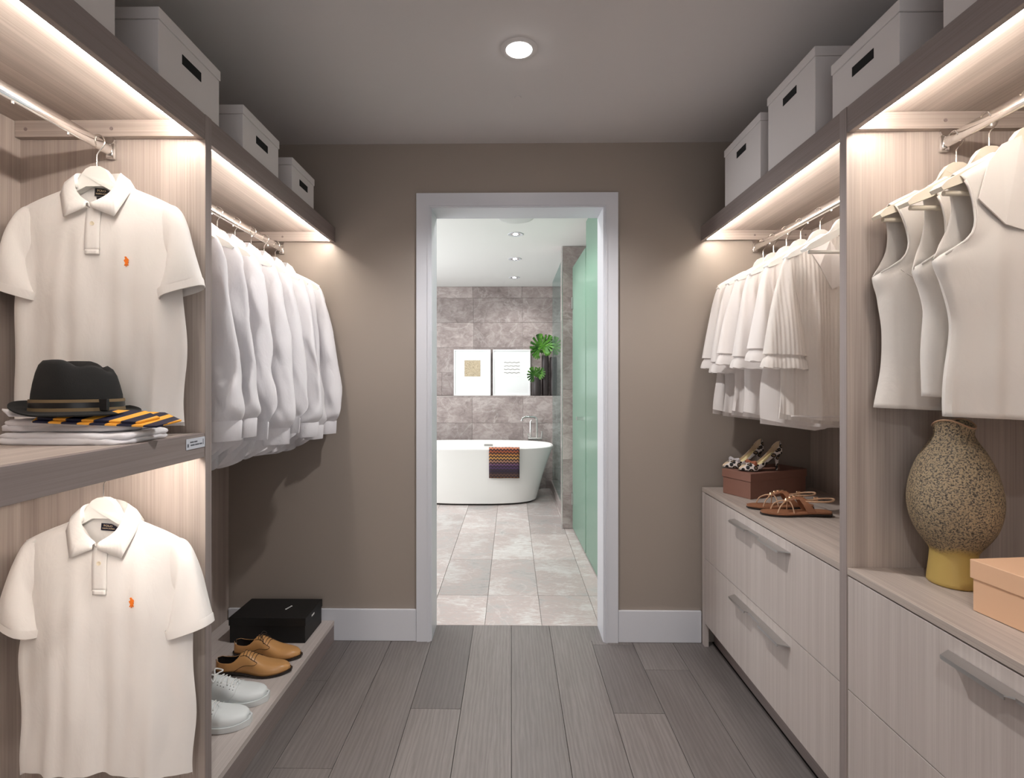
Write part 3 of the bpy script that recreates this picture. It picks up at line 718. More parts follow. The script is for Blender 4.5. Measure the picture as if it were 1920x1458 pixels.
def sleeve(rows, n=24, steps=5, seed=0.0, fold=0.003, sgn=1, kf=3):
    """rows: (outer x, outer z, inner x, inner z, half depth, y)"""
    O = crom([(q[0], q[5], q[1]) for q in rows], steps); I = crom([(q[2], q[5], q[3]) for q in rows], steps); W = crom([(q[4], 0, 0) for q in rows], steps)
    rings = []
    for i, (o_, i_) in enumerate(zip(O, I)):
        c = (o_+i_)/2; h = (o_-i_)/2; ring = []; g_ = min(1, max(0, (i-3)/len(O)*2))
        for k in range(n):
            a = 2*PI*k/n; ca, sa = math.cos(a), math.sin(a)
            fr = fold*g_*(math.sin(kf*a+seed+i*0.13)+0.6*math.sin(seed*3+i*0.33+1.5*ca))
            q = c+h*math.copysign(abs(ca)**0.85, ca)+Vector((0, W[i].x*math.copysign(abs(sa)**0.9, sa)+fr*(0.5+0.5*abs(sa)), 0))
            ring.append((q.x*sgn+0.3*fr, q.y, q.z))
        rings.append(ring)
    return rings
def extend(ring, dvec, steps):
    """bands carried on from the end ring of a sleeve"""
    P = [Vector(p) for p in ring]; c = sum(P, Vector())/len(P); d = Vector(dvec).normalized()
    return [[tuple(c+(p-c)*q+d*dd) for p in P] for q, dd in steps]
def collar(parent, mat, w=1.0, pointx=0.062, pointz=-0.142, z0=0.0, gap=0.004, yf=-0.045, open_v=0.0, label=None):
    Bk = lambda pts, lin: None
    F = [(0, 0.030, -0.012), (0.046, 0.012, -0.018), (0.062, -0.010, -0.030), (0.044+open_v*0.5, yf+0.010, -0.082), (gap+open_v, yf, -0.112)]
    E = [(0, 0.046, -0.058), (0.088, 0.016, -0.060), (0.094, -0.018, -0.082), (pointx+open_v, yf-0.005, pointz), (gap+0.003+open_v, yf-0.007, -0.124)]
    Q = [(0, 0.026, -0.055), (0.050, 0.008, -0.056), (0.058, -0.012, -0.064), (0.040+open_v*0.5, yf+0.012, -0.100), (gap+open_v, yf+0.004, -0.122)]
    n = 6
    Fc = crom(F, n); Qc = crom(Q, n); Ec = crom(E[:3]+[((E[2][0]+E[3][0])/2+0.004, (E[2][1]+E[3][1])/2, (E[2][2]+E[3][2])/2)], n)[:2*n]
    for i in (2, 3):
        for k in range(n):
            t = k/n; Ec.append(Vector(E[i])*(1-t)+Vector(E[i+1])*t)
    Ec.append(Vector(E[4]))
    rows = [[], [], [], [], []]
    seq = [(-1, i) for i in range(len(Fc)-1, 0, -1)]+[(1, i) for i in range(len(Fc))]
    for sg, i in seq:
        q, f, e = Qc[i], Fc[i], Ec[i]; out = (e-q); out.z = 0
        ps = [q, q*0.3+f*0.7+Vector((0, 0, 0)), f+Vector((0, 0, 0.003)), f*0.5+e*0.5+Vector((out.x*0.12, out.y*0.12-0.003, 0.006)), e]
        for r, p in zip(rows, ps): r.append((p.x*sg*w, p.y, p.z+z0))
    o = obj('collar', loft(rows, closed=False), mat, parent, smooth=True, angle=70); solidify(o, 0.0022, 0)
    if label: o['label'] = label
    return o
def strip_on(g, x0, x1, z0, z1, mat, parent, name, th=0.002, nx=4, nz=14, dy=0.0015):
    rows = [[(x0+(x1-x0)*i/nx, g.y_at(x0+(x1-x0)*i/nx, z0+(z1-z0)*j/nz)-dy, z0+(z1-z0)*j/nz) for i in range(nx+1)] for j in range(nz+1)]
    o = obj(name, loft(rows, closed=False), mat, parent, smooth=True); solidify(o, th, 0); return o
def button(g, x, z, parent, r=0.0055, mat='button_pearl', dy=0.004):
    bm = lathe([(0.0005, 0.0), (r*0.6, 0.0), (r, 0.001), (r, -0.001), (0.0005, -0.0015)], 14)
    bmesh.ops.rotate(bm, verts=bm.verts[:], cent=(0, 0, 0), matrix=Matrix.Rotation(PI/2, 3, 'X'))
    o = obj('button', bm, mat, parent, smooth=True, angle=40); o.location = (x, g.y_at(x, z)-dy, z); return o

EMB = [(-2, -12), (-1, -6), (-4, -10), (-6, -9), (-3, -3), (-5, 0), (-7, 5), (-4, 6), (-3, 9), (-5, 12), (-3, 14), (0, 13), (1, 10), (4, 8), (6, 4), (4, 3), (5, -2), (3, -4), (5, -9), (3, -10), (1, -5), (0, -12)]
def polo(x, y, z, label, hemz, tagmat, small_tag, seed, sm=1.0):
    t = thing('polo_shirt', label, 'shirt', (x, y, z), 0)
    fs = [(0.008, 0.21, seed, 1.5, 1), (0.004, 0.093, seed*1.7, 3.0, 1), (0.0025, 0.055, seed*2.3, -4, 1)]
    g = Garment([(hemz, 0.232), (-0.45, 0.236), (-0.33, 0.228), (-0.26, 0.212), (-0.17, 0.214), (-0.1, 0.216)],
                [(0, -0.126), (0.02, -0.118), (0.045, -0.085), (0.07, -0.058), (0.10, -0.070), (0.16, -0.094), (0.20, -0.113), (0.24, -0.135)],
                [(0, -0.052), (0.05, -0.050), (0.07, -0.056), (0.10, -0.070), (0.16, -0.094), (0.20, -0.113), (0.24, -0.135)],
                [(0, hemz+0.012), (0.6, hemz+0.004), (1, hemz)], [(0, hemz-0.012), (1, hemz-0.01)],
                [(-0.8, 0.026), (-0.4, 0.026), (-0.18, 0.026), (-0.11, 0.019), (-0.05, 0.017)], fs, NU=52, NV=46)
    obj('torso', g.mesh(), 'pique_white', t, smooth=True, angle=60)
    for sg in (-1, 1):
        R = sleeve([(0.180, -0.104, 0.180, -0.24, 0.013, 0), (0.215, -0.117, 0.196, -0.258, 0.024, 0), (0.241, -0.165, 0.190, -0.290, 0.029, -0.003), (0.265, -0.240, 0.181, -0.325, 0.032, -0.006), (0.286, -0.312, 0.171, -0.352, 0.032, -0.008)], 26, 6, seed+sg*0.7, 0.0035, sg)
        s_ = obj('sleeve', loft(R), 'pique_white', t, smooth=True, angle=60); solidify(s_, 0.0015)
        obj('cuff', loft(extend(R[-1], (0.22*sg, 0, -0.97), ((1.02, -0.006), (1.035, -0.002), (1.03, 0.017), (0.98, 0.018), (0.97, 0.0)))), 'pique_white', t, smooth=True, angle=50)
    pk = strip_on(g, -0.017, 0.022, -0.238, -0.118, 'pique_white', t, 'placket', 0.003, dy=0.003)
    strip_on(g, -0.015, 0.021, -0.249, -0.236, 'pique_white', pk, 'placket_seam', 0.0035, nz=3, dy=0.0035)
    button(g, 0.003, -0.166, t, dy=0.0055); button(g, 0.006, -0.121, t, dy=0.009)
    collar(t, 'pique_white', z0=-0.002, yf=-0.033, pointx=0.068, pointz=-0.148)
    bm = prism([(a*0.00105, b_*0.00105) for a, b_ in EMB], 1, -0.0008, 0.0008)
    o = obj('emblem', bm, 'orange_thread', t, label='orange embroidered rider emblem'); o.location = (0.092, g.y_at(0.092, -0.268)-0.0024, -0.268)
    tg_ = obj('neck_label', prism([(-0.021, -0.013), (0.017, -0.013), (0.026, -0.001), (0.010, 0.008), (-0.017, 0.008)], 1, -0.0005, 0.0005), tagmat, t, label='dark woven neck label')
    tg_.location = (-0.004, 0.010, -0.066 if z > 1.5 else -0.080); tg_.rotation_euler = (0.25, 0.08, 0)
    text('lettering', 'POLO', 0.0085, 'tag_print', tg_, (0.001, -0.0008, 0.0015), (PI/2, 0, 0), sx=1.1)
    text('lettering', 'RALPH LAUREN', 0.0048, 'tag_print', tg_, (0.001, -0.0008, -0.0065), (PI/2, 0, 0), sx=1.0)
    if small_tag:
        o = obj('size_label', B(-0.010, 0.012, -0.0004, 0.0004, -0.004, 0.004), tagmat, t); o.location = (-0.004, 0.006, -0.086)
    return t
HZ = 1.866
hanger(-1.137, 1.405, HZ, 'white hanger carrying the upper polo shirt', 'x') if False else None
h1 = hanger(-1.137, 1.405, HZ, 'white wooden hanger inside the upper polo shirt on the left', None)
polo(-1.125, 1.400, HZ, 'white polo shirt hung above the middle shelf behind the black hat', -0.700, 'black_tag', True, 0.6)
h2 = hanger(-1.095, 1.375, 0.967, 'white wooden hanger inside the lower polo shirt on the left', None)
polo(-1.083, 1.370, 0.967, 'white polo shirt hung below the middle shelf with a navy neck label', -0.735, 'navy_tag', False, 2.1)

def dress_shirt(x, y, z, rz, label, seed, sl_=0.80):
    t = thing('dress_shirt', label, 'shirt', (x, y, z), rz, 'long-sleeved white shirts on the left rail')
    rr = random.Random(seed*13+1); ph = rr.uniform(0, 6)
    dl_ = rr.uniform(-0.03, 0.03)
    fs = [(0.018, 0.19, ph, 2.0, 1), (0.011, 0.083, ph*2, -3.0, 1), (0.004, 0.047, ph*3, 5, 1)]
    hz = -0.87+dl_*0.6
    g = Garment([(hz, 0.235), (-0.6, 0.225), (-0.35, 0.215), (-0.25, 0.21), (-0.15, 0.214), (-0.1, 0.215)],
                [(0, -0.126), (0.02, -0.118), (0.045, -0.085), (0.07, -0.060), (0.10, -0.074), (0.16, -0.102), (0.20, -0.124), (0.24, -0.15)],
                [(0, -0.052), (0.05, -0.050), (0.07, -0.060), (0.10, -0.074), (0.16, -0.102), (0.20, -0.124), (0.24, -0.15)],
                [(0, hz-0.03), (0.5, hz-0.02), (0.85, hz+0.05), (1, hz+0.085)], [(0, hz-0.045), (0.5, hz-0.03), (0.85, hz+0.04), (1, hz+0.085)],
                [(-1, 0.034), (-0.5, 0.036), (-0.2, 0.030), (-0.11, 0.020), (-0.05, 0.018)], fs, NU=44, NV=34)
    obj('torso', g.mesh(), 'shirt_white', t, smooth=True, angle=60)
    for sg in (-1, 1):
        a = rr.uniform(-0.012, 0.012); fy = rr.uniform(-0.015, 0.012)
        e_ = sl_-0.065; w0 = rr.uniform(-0.008, 0.008)
        R = sleeve([(0.165, -0.106, 0.165, -0.26, 0.012, 0), (0.211, -0.130, 0.184, -0.29, 0.023, 0), (0.244, -0.205, 0.172, -0.32, 0.027, fy*0.2-0.003), (0.272+a, -0.38, 0.170, -0.39, 0.027, fy*0.6-0.008), (0.288+a+w0, -0.54, 0.176-w0, -0.56, 0.026, fy-0.013), (0.300+a*1.4, -e_+0.10, 0.188, -e_+0.09, 0.029, fy-0.016), (0.304+a, -e_+0.035, 0.196, -e_+0.03, 0.025, fy-0.017), (0.284+a*0.7, -e_, 0.200, -e_-0.004, 0.016, fy-0.018)], 34, 6, ph+sg, 0.010, sg, 2)
        for i in range(12, len(R)):     # soft creases
            for k, p in enumerate(R[i]):
                q = mnoise.noise((p[0]*16+seed*9, p[2]*10+p[0]*sg*22, seed*3.1+sg))
                q2 = mnoise.noise((p[0]*34+seed*5, p[2]*22, seed*7.7+sg))
                R[i][k] = (p[0]+0.006*q, p[1]+0.016*q+0.006*q2, p[2])
        sl = obj('sleeve', loft(R), 'shirt_white', t, smooth=True, angle=70)
        obj('cuff', loft(extend(R[-1], (-0.10*sg, 0, -1), ((0.96, -0.002), (1.04, 0.002), (1.07, 0.03), (1.10, 0.062), (1.07, 0.0635), (1.03, 0.03)))), 'shirt_white', sl, smooth=True, angle=50)
    strip_on(g, -0.016, 0.016, hz-0.02, -0.125, 'shirt_white', t, 'placket', 0.002, nz=24)
    for q in range(3): button(g, 0, -0.17-0.11*q, t, 0.005, 'white_gloss')
    collar(t, 'shirt_white', z0=0.0, pointz=-0.15)
    return t
LY = [1.585, 1.715, 1.85, 1.985, 2.115, 2.245, 2.365, 2.475]
names = ['first white dress shirt behind the left divider, nearest the camera', 'second white dress shirt behind the left divider', 'third white dress shirt behind the left divider', 'fourth white dress shirt behind the left divider', 'fourth white dress shirt counted from the back wall on the left', 'third white dress shirt counted from the back wall on the left', 'second white dress shirt counted from the back wall on the left', 'white dress shirt hanging nearest the back wall on the left']
for i, (yy, lab) in enumerate(zip(LY, names)):
    rz = [0.10, 0.03, -0.06, 0.05, 0.0, 0.06, -0.04, 0.02][i]
    hanger(-1.137, yy, HZ, 'white hanger of the '+lab.replace('white ', '').replace(', nearest the camera', ''), 'hangers on the left far rail', rz=rz)
    dress_shirt(-1.137, yy, HZ, rz, lab, i, [0.775, 0.775, 0.795, 0.83, 0.80, 0.83, 0.85, 0.84][i])

def blouse(x, y, z, rz, label, seed, tuck=False):
    t = thing('blouse', label, 'blouse', (x, y, z), rz, 'white blouses on the right far rail')
    rr = random.Random(seed*7+3); ph = rr.uniform(0, 6); mt = 'blouse_pintuck' if tuck else 'blouse_white'
    fs = [(0.012, 0.15, ph, 1.0, 1), (0.007, 0.07, ph*2, -2.0, 1), (0.003, 0.041, ph*3, 3, 1)]
    hz = -0.735+rr.uniform(-0.015, 0.01) + (0.022 if tuck else 0)
    nk = [(0, -0.235), (0.03, -0.165), (0.06, -0.085), (0.08, -0.064), (0.12, -0.084), (0.17, -0.112), (0.20, -0.13), (0.24, -0.155)] if tuck else [(0, -0.15), (0.04, -0.125), (0.07, -0.075), (0.09, -0.070), (0.12, -0.084), (0.17, -0.112), (0.20, -0.13), (0.24, -0.155)]
    g = Garment([(hz, 0.235), (-0.6, 0.225), (-0.35, 0.212), (-0.25, 0.205), (-0.15, 0.208), (-0.1, 0.21)], nk,
                [(0, -0.07), (0.07, -0.065), (0.09, -0.068), (0.12, -0.084), (0.17, -0.112), (0.20, -0.13), (0.24, -0.155)],
                [(0, hz-0.01), (0.6, hz), (1, hz+0.02)], [(0, hz-0.03), (1, hz)],
                [(-1, 0.040), (-0.5, 0.034), (-0.2, 0.030), (-0.12, 0.020), (-0.06, 0.018)], fs, NU=60 if tuck else 44, NV=32)
    tr = obj('torso', g.mesh(), mt, t, smooth=True, angle=60)
    strip_h = [(hz+0.0, 0)]
    for sg in (-1, 1):
        a = rr.uniform(-0.008, 0.01)
        dz = [0.0, -0.022, 0.012, -0.006, 0.016, -0.012][seed % 6]
        R = sleeve([(0.165, -0.111, 0.165, -0.25, 0.012, 0), (0.207, -0.136, 0.182, -0.28, 0.022, 0), (0.234, -0.205, 0.168, -0.315, 0.029, -0.003), (0.262+a, -0.33, 0.158, -0.39, 0.038, -0.010), (0.290+a, -0.475+dz, 0.148, -0.485+dz, 0.046, -0.016)], 30, 7, ph+sg, 0.008, sg, 4)
        sl = obj('sleeve', loft(R), mt, t, smooth=True, angle=70)
        last = [Vector(p) for p in R[-1]]; cen = sum(last, Vector())/len(last); rg = []
        for q, dd in ((0.93, -0.002), (0.86, 0.004), (0.98, 0.018), (1.04, 0.034), (1.06, 0.048)):
            ring = []
            for k, p in enumerate(last):
                wv = math.sin(k*2*PI*9/30+ph)*0.007*max(0, dd/0.048)
                ring.append(tuple(cen+(p-cen)*(q+wv*8)+Vector((0, wv*0.3, -dd+wv*0.3))))
            rg.append(ring)
        obj('ruffle', loft(rg), mt, sl, smooth=True, angle=70)
    if tuck:
        # open notched collar: two flat lapels
        for sg in (-1, 1):
            E_ = [(0.006, -0.235), (0.035, -0.16), (0.066, -0.085), (0.11, -0.082), (0.142, -0.108), (0.108, -0.18), (0.064, -0.262)]
            pts = [(sg*a, b_) for a, b_ in E_]
            bm = bmesh.new(); vs = [bm.verts.new((a, g.y_at(a, b_)-0.006 if abs(a) > 0.02 else g.y_at(a, b_)-0.004, b_)) for a, b_ in pts]; bm.faces.new(vs)
            bmesh.ops.triangulate(bm, faces=bm.faces[:]); lp = obj('lapel', bm, 'blouse_white', t); solidify(lp, 0.002)
        strip_on(g, -0.012, 0.012, hz+0.01, -0.245, mt, t, 'placket', 0.002, nz=20)
        strip_on(g, -0.2, 0.2, hz+0.006, hz+0.012, 'blouse_white', t, 'hem_band', 0.0015, nx=30, nz=2)
    else:
        strip_on(g, -0.012, 0.012, hz+0.01, -0.16, mt, t, 'placket', 0.002, nz=20)
    return t
RY = [2.462, 2.365, 2.255, 2.145, 2.01, 1.862]
bn = ['white ruffle-sleeved blouse hanging nearest the back wall on the right', 'second white blouse from the back wall on the right', 'third white blouse from the back wall on the right', 'fourth white blouse from the back wall on the right', 'white blouse directly behind the pintucked blouse', 'white pintucked blouse with open notched collar beside the right divider']
for i, (yy, lab) in enumerate(zip(RY, bn)):
    rz = [-0.02, 0.03, -0.04, 0.0, 0.03, 0.0][i]
    hanger(1.190, yy, HZ-0.004, 'white hanger of the '+lab.replace('white ', ''), 'hangers on the right far rail', rz=rz, bar=(i == 5))
    blouse(1.190, yy, HZ-0.004, rz, lab, i, tuck=(i == 5))
hanger(1.190, 1.745, HZ-0.004, 'empty white hanger with trouser bar in front of the pintucked blouse', 'hangers on the right far rail', bar=True)

def sleeveless(x, y, z, label, seed, kind):
    t = thing('sleeveless_top', label, 'top', (x, y, z), 0, 'sleeveless cream tops on the right near rail')
    ph = seed*1.9
    fs = [(0.008, 0.22, ph, 1.0, 1), (0.005, 0.09, ph*2, -2.0, 1), (0.002, 0.05, ph, 2, 1)]
    dims = {'plain': (-0.655, 0.213, 0.192), 'short': (-0.622, 0.172, 0.165), 'collared': (-0.665, 0.200, 0.180)}[kind]
    hz, hwid, wst = dims
    kw = {'plain': 1.0, 'short': 0.86, 'collared': 0.98}[kind]
    side = [(hz, hwid), (hz+0.2, wst), (-0.36, 0.205*kw), (-0.306, 0.222*kw), (-0.292, 0.202*kw), (-0.268, 0.168*kw), (-0.235, 0.149*kw), (-0.19, 0.150*kw), (-0.15, 0.160*kw), (-0.115, 0.176*kw), (-0.09, 0.180*kw)]
    sideB = [(hz, hwid), (hz+0.2, wst), (-0.36, 0.205*kw), (-0.306, 0.222*kw), (-0.292, 0.212*kw), (-0.268, 0.190*kw), (-0.235, 0.172*kw), (-0.19, 0.164*kw), (-0.15, 0.168*kw), (-0.115, 0.178*kw), (-0.09, 0.182*kw)]
    nk = [(0, -0.225), (0.045, -0.215), (0.08, -0.18), (0.098, -0.12), (0.106, -0.082), (0.12, -0.086), (0.16, -0.106), (0.2, -0.13)] if kind != 'collared' else [(0, -0.26), (0.03, -0.17), (0.055, -0.085), (0.075, -0.064), (0.11, -0.080), (0.16, -0.106), (0.2, -0.13)]
    nb = [(0, -0.12), (0.06, -0.105), (0.1, -0.08), (0.12, -0.086), (0.16, -0.106), (0.2, -0.13)] if kind != 'collared' else [(0, -0.055), (0.075, -0.064), (0.11, -0.08), (0.16, -0.106), (0.2, -0.13)]
    g = Garment(side, nk, nb, [(0, hz-0.008), (1, hz)], [(0, hz-0.01), (1, hz)],
                [(-1, 0.040), (-0.5, 0.036), (-0.25, 0.036), (-0.13, 0.028), (-0.08, 0.026)], fs, NU=52, NV=44, edge=0.75, edgez=-0.30, sideB=sideB)
    tr = obj('torso', g.mesh(), 'cotton_cream', t, smooth=True, angle=60); solidify(tr, 0.0015, 0)
    # bindings round the armholes (front) and the neck
    for sg in (-1, 1):
        pts = []
        for q in range(12):
            z = -0.295+q*(0.165/11); xx = tab(side, z)*sg*0.992; pts.append((xx, g.y_at(xx*0.97, z)-0.001, z))
        obj('armhole_binding', tube(pts, 0.0028, 6), 'cotton_cream', t, smooth=True)
    if kind != 'collared':
        pts = []
        for q in range(25):
            xx = -0.104+0.208*q/24; z = tab(nk, abs(xx)); pts.append((xx, g.y_at(xx, z-0.002)-0.001, z))
        obj('neck_binding', tube(pts, 0.0026, 6), 'cotton_cream', t, smooth=True)
        if kind == 'plain':
            for sg in (-1, 1):
                pts = [(sg*xx, g.y_at(sg*xx, z)-0.0008, z) for xx, z in ((0.165, -0.29), (0.14, -0.31), (0.12, -0.33), (0.11, -0.36))]
                obj('dart', tube(pts, 0.0012, 5), 'cotton_cream', t)
    else:
        for sg in (-1, 1):
            E_ = [(0.006, -0.265), (0.03, -0.17), (0.058, -0.08), (0.05, -0.035), (0.088, -0.052), (0.118, -0.092), (0.142, -0.175), (0.09, -0.235)]
            bm = bmesh.new(); vs = [bm.verts.new((sg*a, min(g.y_at(sg*min(a, 0.14), min(b_, -0.07))-0.008, -0.028), b_)) for a, b_ in E_]
            bm.faces.new(vs); bmesh.ops.triangulate(bm, faces=bm.faces[:]); lp = obj('lapel', bm, 'cotton_cream', t, label='wide open lapel'); solidify(lp, 0.003)
        strip_on(g, -0.014, 0.014, hz+0.0, -0.268, 'cotton_cream', t, 'placket', 0.002, nz=20)
        for q in range(4): button(g, 0, -0.30-0.09*q, t, 0.0055, 'white_gloss')
        o = obj('neck_label', B(-0.026, 0.026, -0.0005, 0.0005, -0.011, 0.011), 'white_gloss', t, label='white neck label with black stripes'); o.location = (-0.005, 0.012, -0.068)
        obj('label_stripe', B(-0.024, 0.024, -0.0009, -0.0005, 0.001, 0.006), 'slot_dark', o); obj('label_stripe', B(-0.024, 0.024, -0.0009, -0.0005, -0.011, -0.008), 'slot_dark', o)
    return t
for yy, kind, lab, sd in ((1.400, 'plain', 'cream sleeveless top hanging nearest the right divider', 1), (1.305, 'short', 'shorter cream sleeveless top in the middle of the right near rail', 2), (1.205, 'collared', 'cream sleeveless top with wide lapels cut by the right frame edge', 3)):
    hanger(1.190, yy, HZ-0.004, 'cream hanger of the '+lab.replace('cream ', ''), 'hangers on the right near rail', mat='hanger_cream', bar=True)
    sleeveless(1.190, yy, HZ-0.004, lab, sd, kind)

# ------------------------------------------------------------------ hat, tie and folded shirts on the middle shelf
ZS = 1.1315
def folded_shirt(cx, cy, z, hx, hy, h, rz, label, seed, layers, col=False):
    t = thing('folded_shirt', label, 'shirt', (cx, cy, z), rz, None)
    rr = random.Random(seed); lh = h/layers
    for L in range(layers):
        rings = []; N = 96; ox, oy = rr.uniform(-0.006, 0.006), rr.uniform(-0.006, 0.006); sx = 1-0.015*L+rr.uniform(-0.03, 0.01)
        for q, (k, zz_) in enumerate(((0.93, -0.15), (0.975, 0.05), (0.995, 0.3), (1.0, 0.55), (0.985, 0.85), (0.95, 1.08), (0.88, 1.14), (0.7, 1.12), (0.45, 1.1), (0.2, 1.1), (0.001, 1.1))):
            ring = []
            for j in range(N):
                c, s_ = sup(2*PI*j/N, 5); aa = 2*PI*j/N
                wob = 0.006*mnoise.noise((c*3, s_*3, seed+L*2.3))+0.003*mnoise.noise((c*11, s_*11, seed+L+q*0.5))
                px = ox+(hx*sx+wob)*k*c; py = oy+(hy*sx+wob)*k*s_
                pz = lh*L+lh*zz_+0.0045*mnoise.noise((px*14, py*20, L*3+seed))*min(1, q/3)+0.002*mnoise.noise((px*45, py*45, L+seed))
                ring.append((px, py, max(pz, 0.0)))
            rings.append(ring)
        obj('fold', loft(rings, cap0=True), 'shirt_white', t, smooth=True, angle=80)
    if col:
        # collar lying open on top, towards the left
        for sg, a in ((-1, 0.0), (1, 0.0)):
            pts = [(-0.155, sg*0.005, h+0.020), (-0.14, sg*0.06, h+0.026), (-0.10, sg*0.085, h+0.012), (-0.055, sg*0.045, h+0.008), (-0.075, sg*0.005, h+0.012)]
            bm = bmesh.new(); bm.faces.new([bm.verts.new(p) for p in pts]); bmesh.ops.triangulate(bm, faces=bm.faces[:])
            c_ = obj('collar', bm, 'shirt_white', t, smooth=True); solidify(c_, 0.004)
    return t
folded_shirt(-1.045, 1.262, ZS, 0.162, 0.098, 0.024, 0.0, 'folded white shirt lying directly on the middle shelf', 3, 2)
folded_shirt(-1.070, 1.275, ZS+0.0275, 0.150, 0.080, 0.026, 0.03, 'folded white shirt on top of the other, under the hat', 5, 2, col=True)
def tiemat():
    m, nt, b = newmat('tie_stripes')
    tc = nt.nodes.new('ShaderNodeTexCoord'); sp_ = nt.nodes.new('ShaderNodeSeparateXYZ'); nt.links.new(tc.outputs['Object'], sp_.inputs[0])
    k = mathn(nt, 'FRACT', mathn(nt, 'MULTIPLY', mathn(nt, 'SUBTRACT', sp_.outputs[0], mathn(nt, 'MULTIPLY', sp_.outputs[1], 0.9)), 1/0.054))
    r = ramp(nt, [(0, srgb(18, 20, 48)), (0.56, srgb(236, 170, 62))], 'CONSTANT'); nt.links.new(k, r.inputs[0]); nt.links.new(r.outputs[0], b.inputs['Base Color'])
    b.inputs['Roughness'].default_value = 0.5
tiemat()
tie = thing('necktie', 'navy and gold striped necktie lying under the hat', 'tie', (-0.960, 1.232, ZS+0.0555), 0.0)
tie.rotation_euler = (0.38, 0.07, 0.38)
pts = [(-0.14, -0.036), (0.10, -0.040), (0.145, 0.0), (0.10, 0.040), (-0.14, 0.036)]
def tiep(bm, pts, z, th):
    prism([(a, b_) for a, b_ in pts], 2, z, z+th, bm)
    bmesh.ops.bevel(bm, geom=bm.edges[:], offset=0.0012, segments=2, affect='EDGES')
bm = bmesh.new(); tiep(bm, pts, 0.0, 0.005); obj('wide_blade', bm, 'tie_stripes', tie)
bm = bmesh.new(); tiep(bm, [(a*0.82-0.02, b_*0.8) for a, b_ in pts], 0.0055, 0.005); obj('folded_blade', bm, 'tie_stripes', tie)
# fedora
hat = thing('fedora_hat', 'black felt fedora with olive and black band on the folded shirts', 'hat', (-1.072, 1.266, ZS+0.072), 0.10)
N = 64
prof = [(1.02, -0.004), (1.0, 0.0), (0.985, 0.15), (0.965, 0.35), (0.93, 0.55), (0.88, 0.75), (0.82, 0.90), (0.74, 0.985), (0.62, 1.0), (0.45, 0.98), (0.25, 0.97), (0.02, 0.965)]
rings = []
for q, (r_, zf) in enumerate(prof):
    ring = []
    for k in range(N):
        a = 2*PI*k/N; x = 0.096*r_*math.cos(a); y = 0.082*r_*math.sin(a)
        up = max(0, min(1, (zf-0.35)/0.65))
        fr = max(0, x/0.096)
        y *= 1-0.38*up*math.exp(-((x-0.062)/0.026)**2)
        z = zf*(0.126-0.014*fr*fr)-0.015*up*math.exp(-((x-0.030)/0.020)**2)
        if q >= 6: z -= 0.026*math.exp(-(y/0.020)**2)*(0.5+0.6*min(1, (x+0.08)/0.12))*min(1, (q-5)/3)
        x += 0.006*up*(-1 if x > 0 else 1)*0.3
        ring.append((x, y, z))
    rings.append(ring)
obj('crown', loft(rings, cap1=True), 'felt_black', hat, smooth=True)
rings = []
for r_, zz_ in ((0.0, 0.001), (0.25, 0.0), (0.55, -0.002), (0.85, 0.0), (1.0, 0.004), (1.0, 0.007), (0.85, 0.003), (0.5, 0.002), (0.0, 0.004)):
    ring = []
    for k in range(N):
        a = 2*PI*k/N; R1 = (0.094+(0.131-0.094)*r_); R2 = (0.080+(0.120-0.080)*r_)
        curl = r_**2*(0.020*max(0, -math.cos(a))**1.5-0.010*max(0, math.cos(a))**2-0.010*max(0, -math.sin(a))**2+0.006*max(0, math.sin(a))**2)
        ring.append((R1*math.cos(a), R2*math.sin(a), zz_+curl))
    rings.append(ring)
obj('brim', loft(rings+[rings[0]]), 'felt_black', hat, smooth=True, angle=60)
def band(z0, z1, k, mat, name):
    rg = [[(0.0985*k*f*math.cos(2*PI*j/N), 0.0845*k*f*math.sin(2*PI*j/N), z) for j in range(N)] for f, z in ((0.985, z0), (1.0, z0), (0.99, z1), (0.97, z1))]
    return obj(name, loft(rg+[rg[0]]), mat, hat, smooth=True, angle=40)
band(0.003, 0.011, 1.005, 'band_olive', 'band_edge'); band(0.011, 0.024, 0.995, 'band_black', 'hat_band'); band(0.024, 0.031, 0.995, 'band_olive', 'band_edge')
obj('band_tab', B(-0.011, 0.011, -0.004, 0.004, 0, 0.029, bev=0.002), 'band_black', hat).location = (0.088, -0.044, 0.003)

# ------------------------------------------------------------------ shoes
def shoe_rings(L, wt, zb, ht, op, n=13, ns=26, p=0.75, inner=1.0, q_=0.62):
    """rings from heel (s=0) to toe (s=1); x along the shoe, y across. op: half opening angle"""
    rings = []
    for i in range(ns+1):
        s = i/ns; s = 0.5-0.5*math.cos(PI*s) if False else s
        x = L*s; W = tab(wt, s)*inner; Z0 = tab(zb, s); H = tab(ht, s)*inner; o_ = max(0.0, tab(op, s)); ring = []
        for half in (0, 1):
            for k in range(n):
                f = k/(n-1)
                th = f*(PI/2-o_) if half == 0 else PI-(1-f)*(PI/2-o_)
                c = math.cos(th); s_ = math.sin(th)
                ring.append((x, math.copysign(abs(c)**p, c)*W, Z0+H*abs(s_)**q_))
        rings.append(ring)
    return rings
def shoe_upper(name, rings, mat, parent, toe=True):
    h_ = len(rings[0])//2; bm = loft([q[:h_] for q in rings], closed=False); loft([q[h_:] for q in rings], bm, closed=False); bmesh.ops.remove_doubles(bm, verts=bm.verts[:], dist=0.0004)
    return obj(name, bm, mat, parent, smooth=True, angle=75)
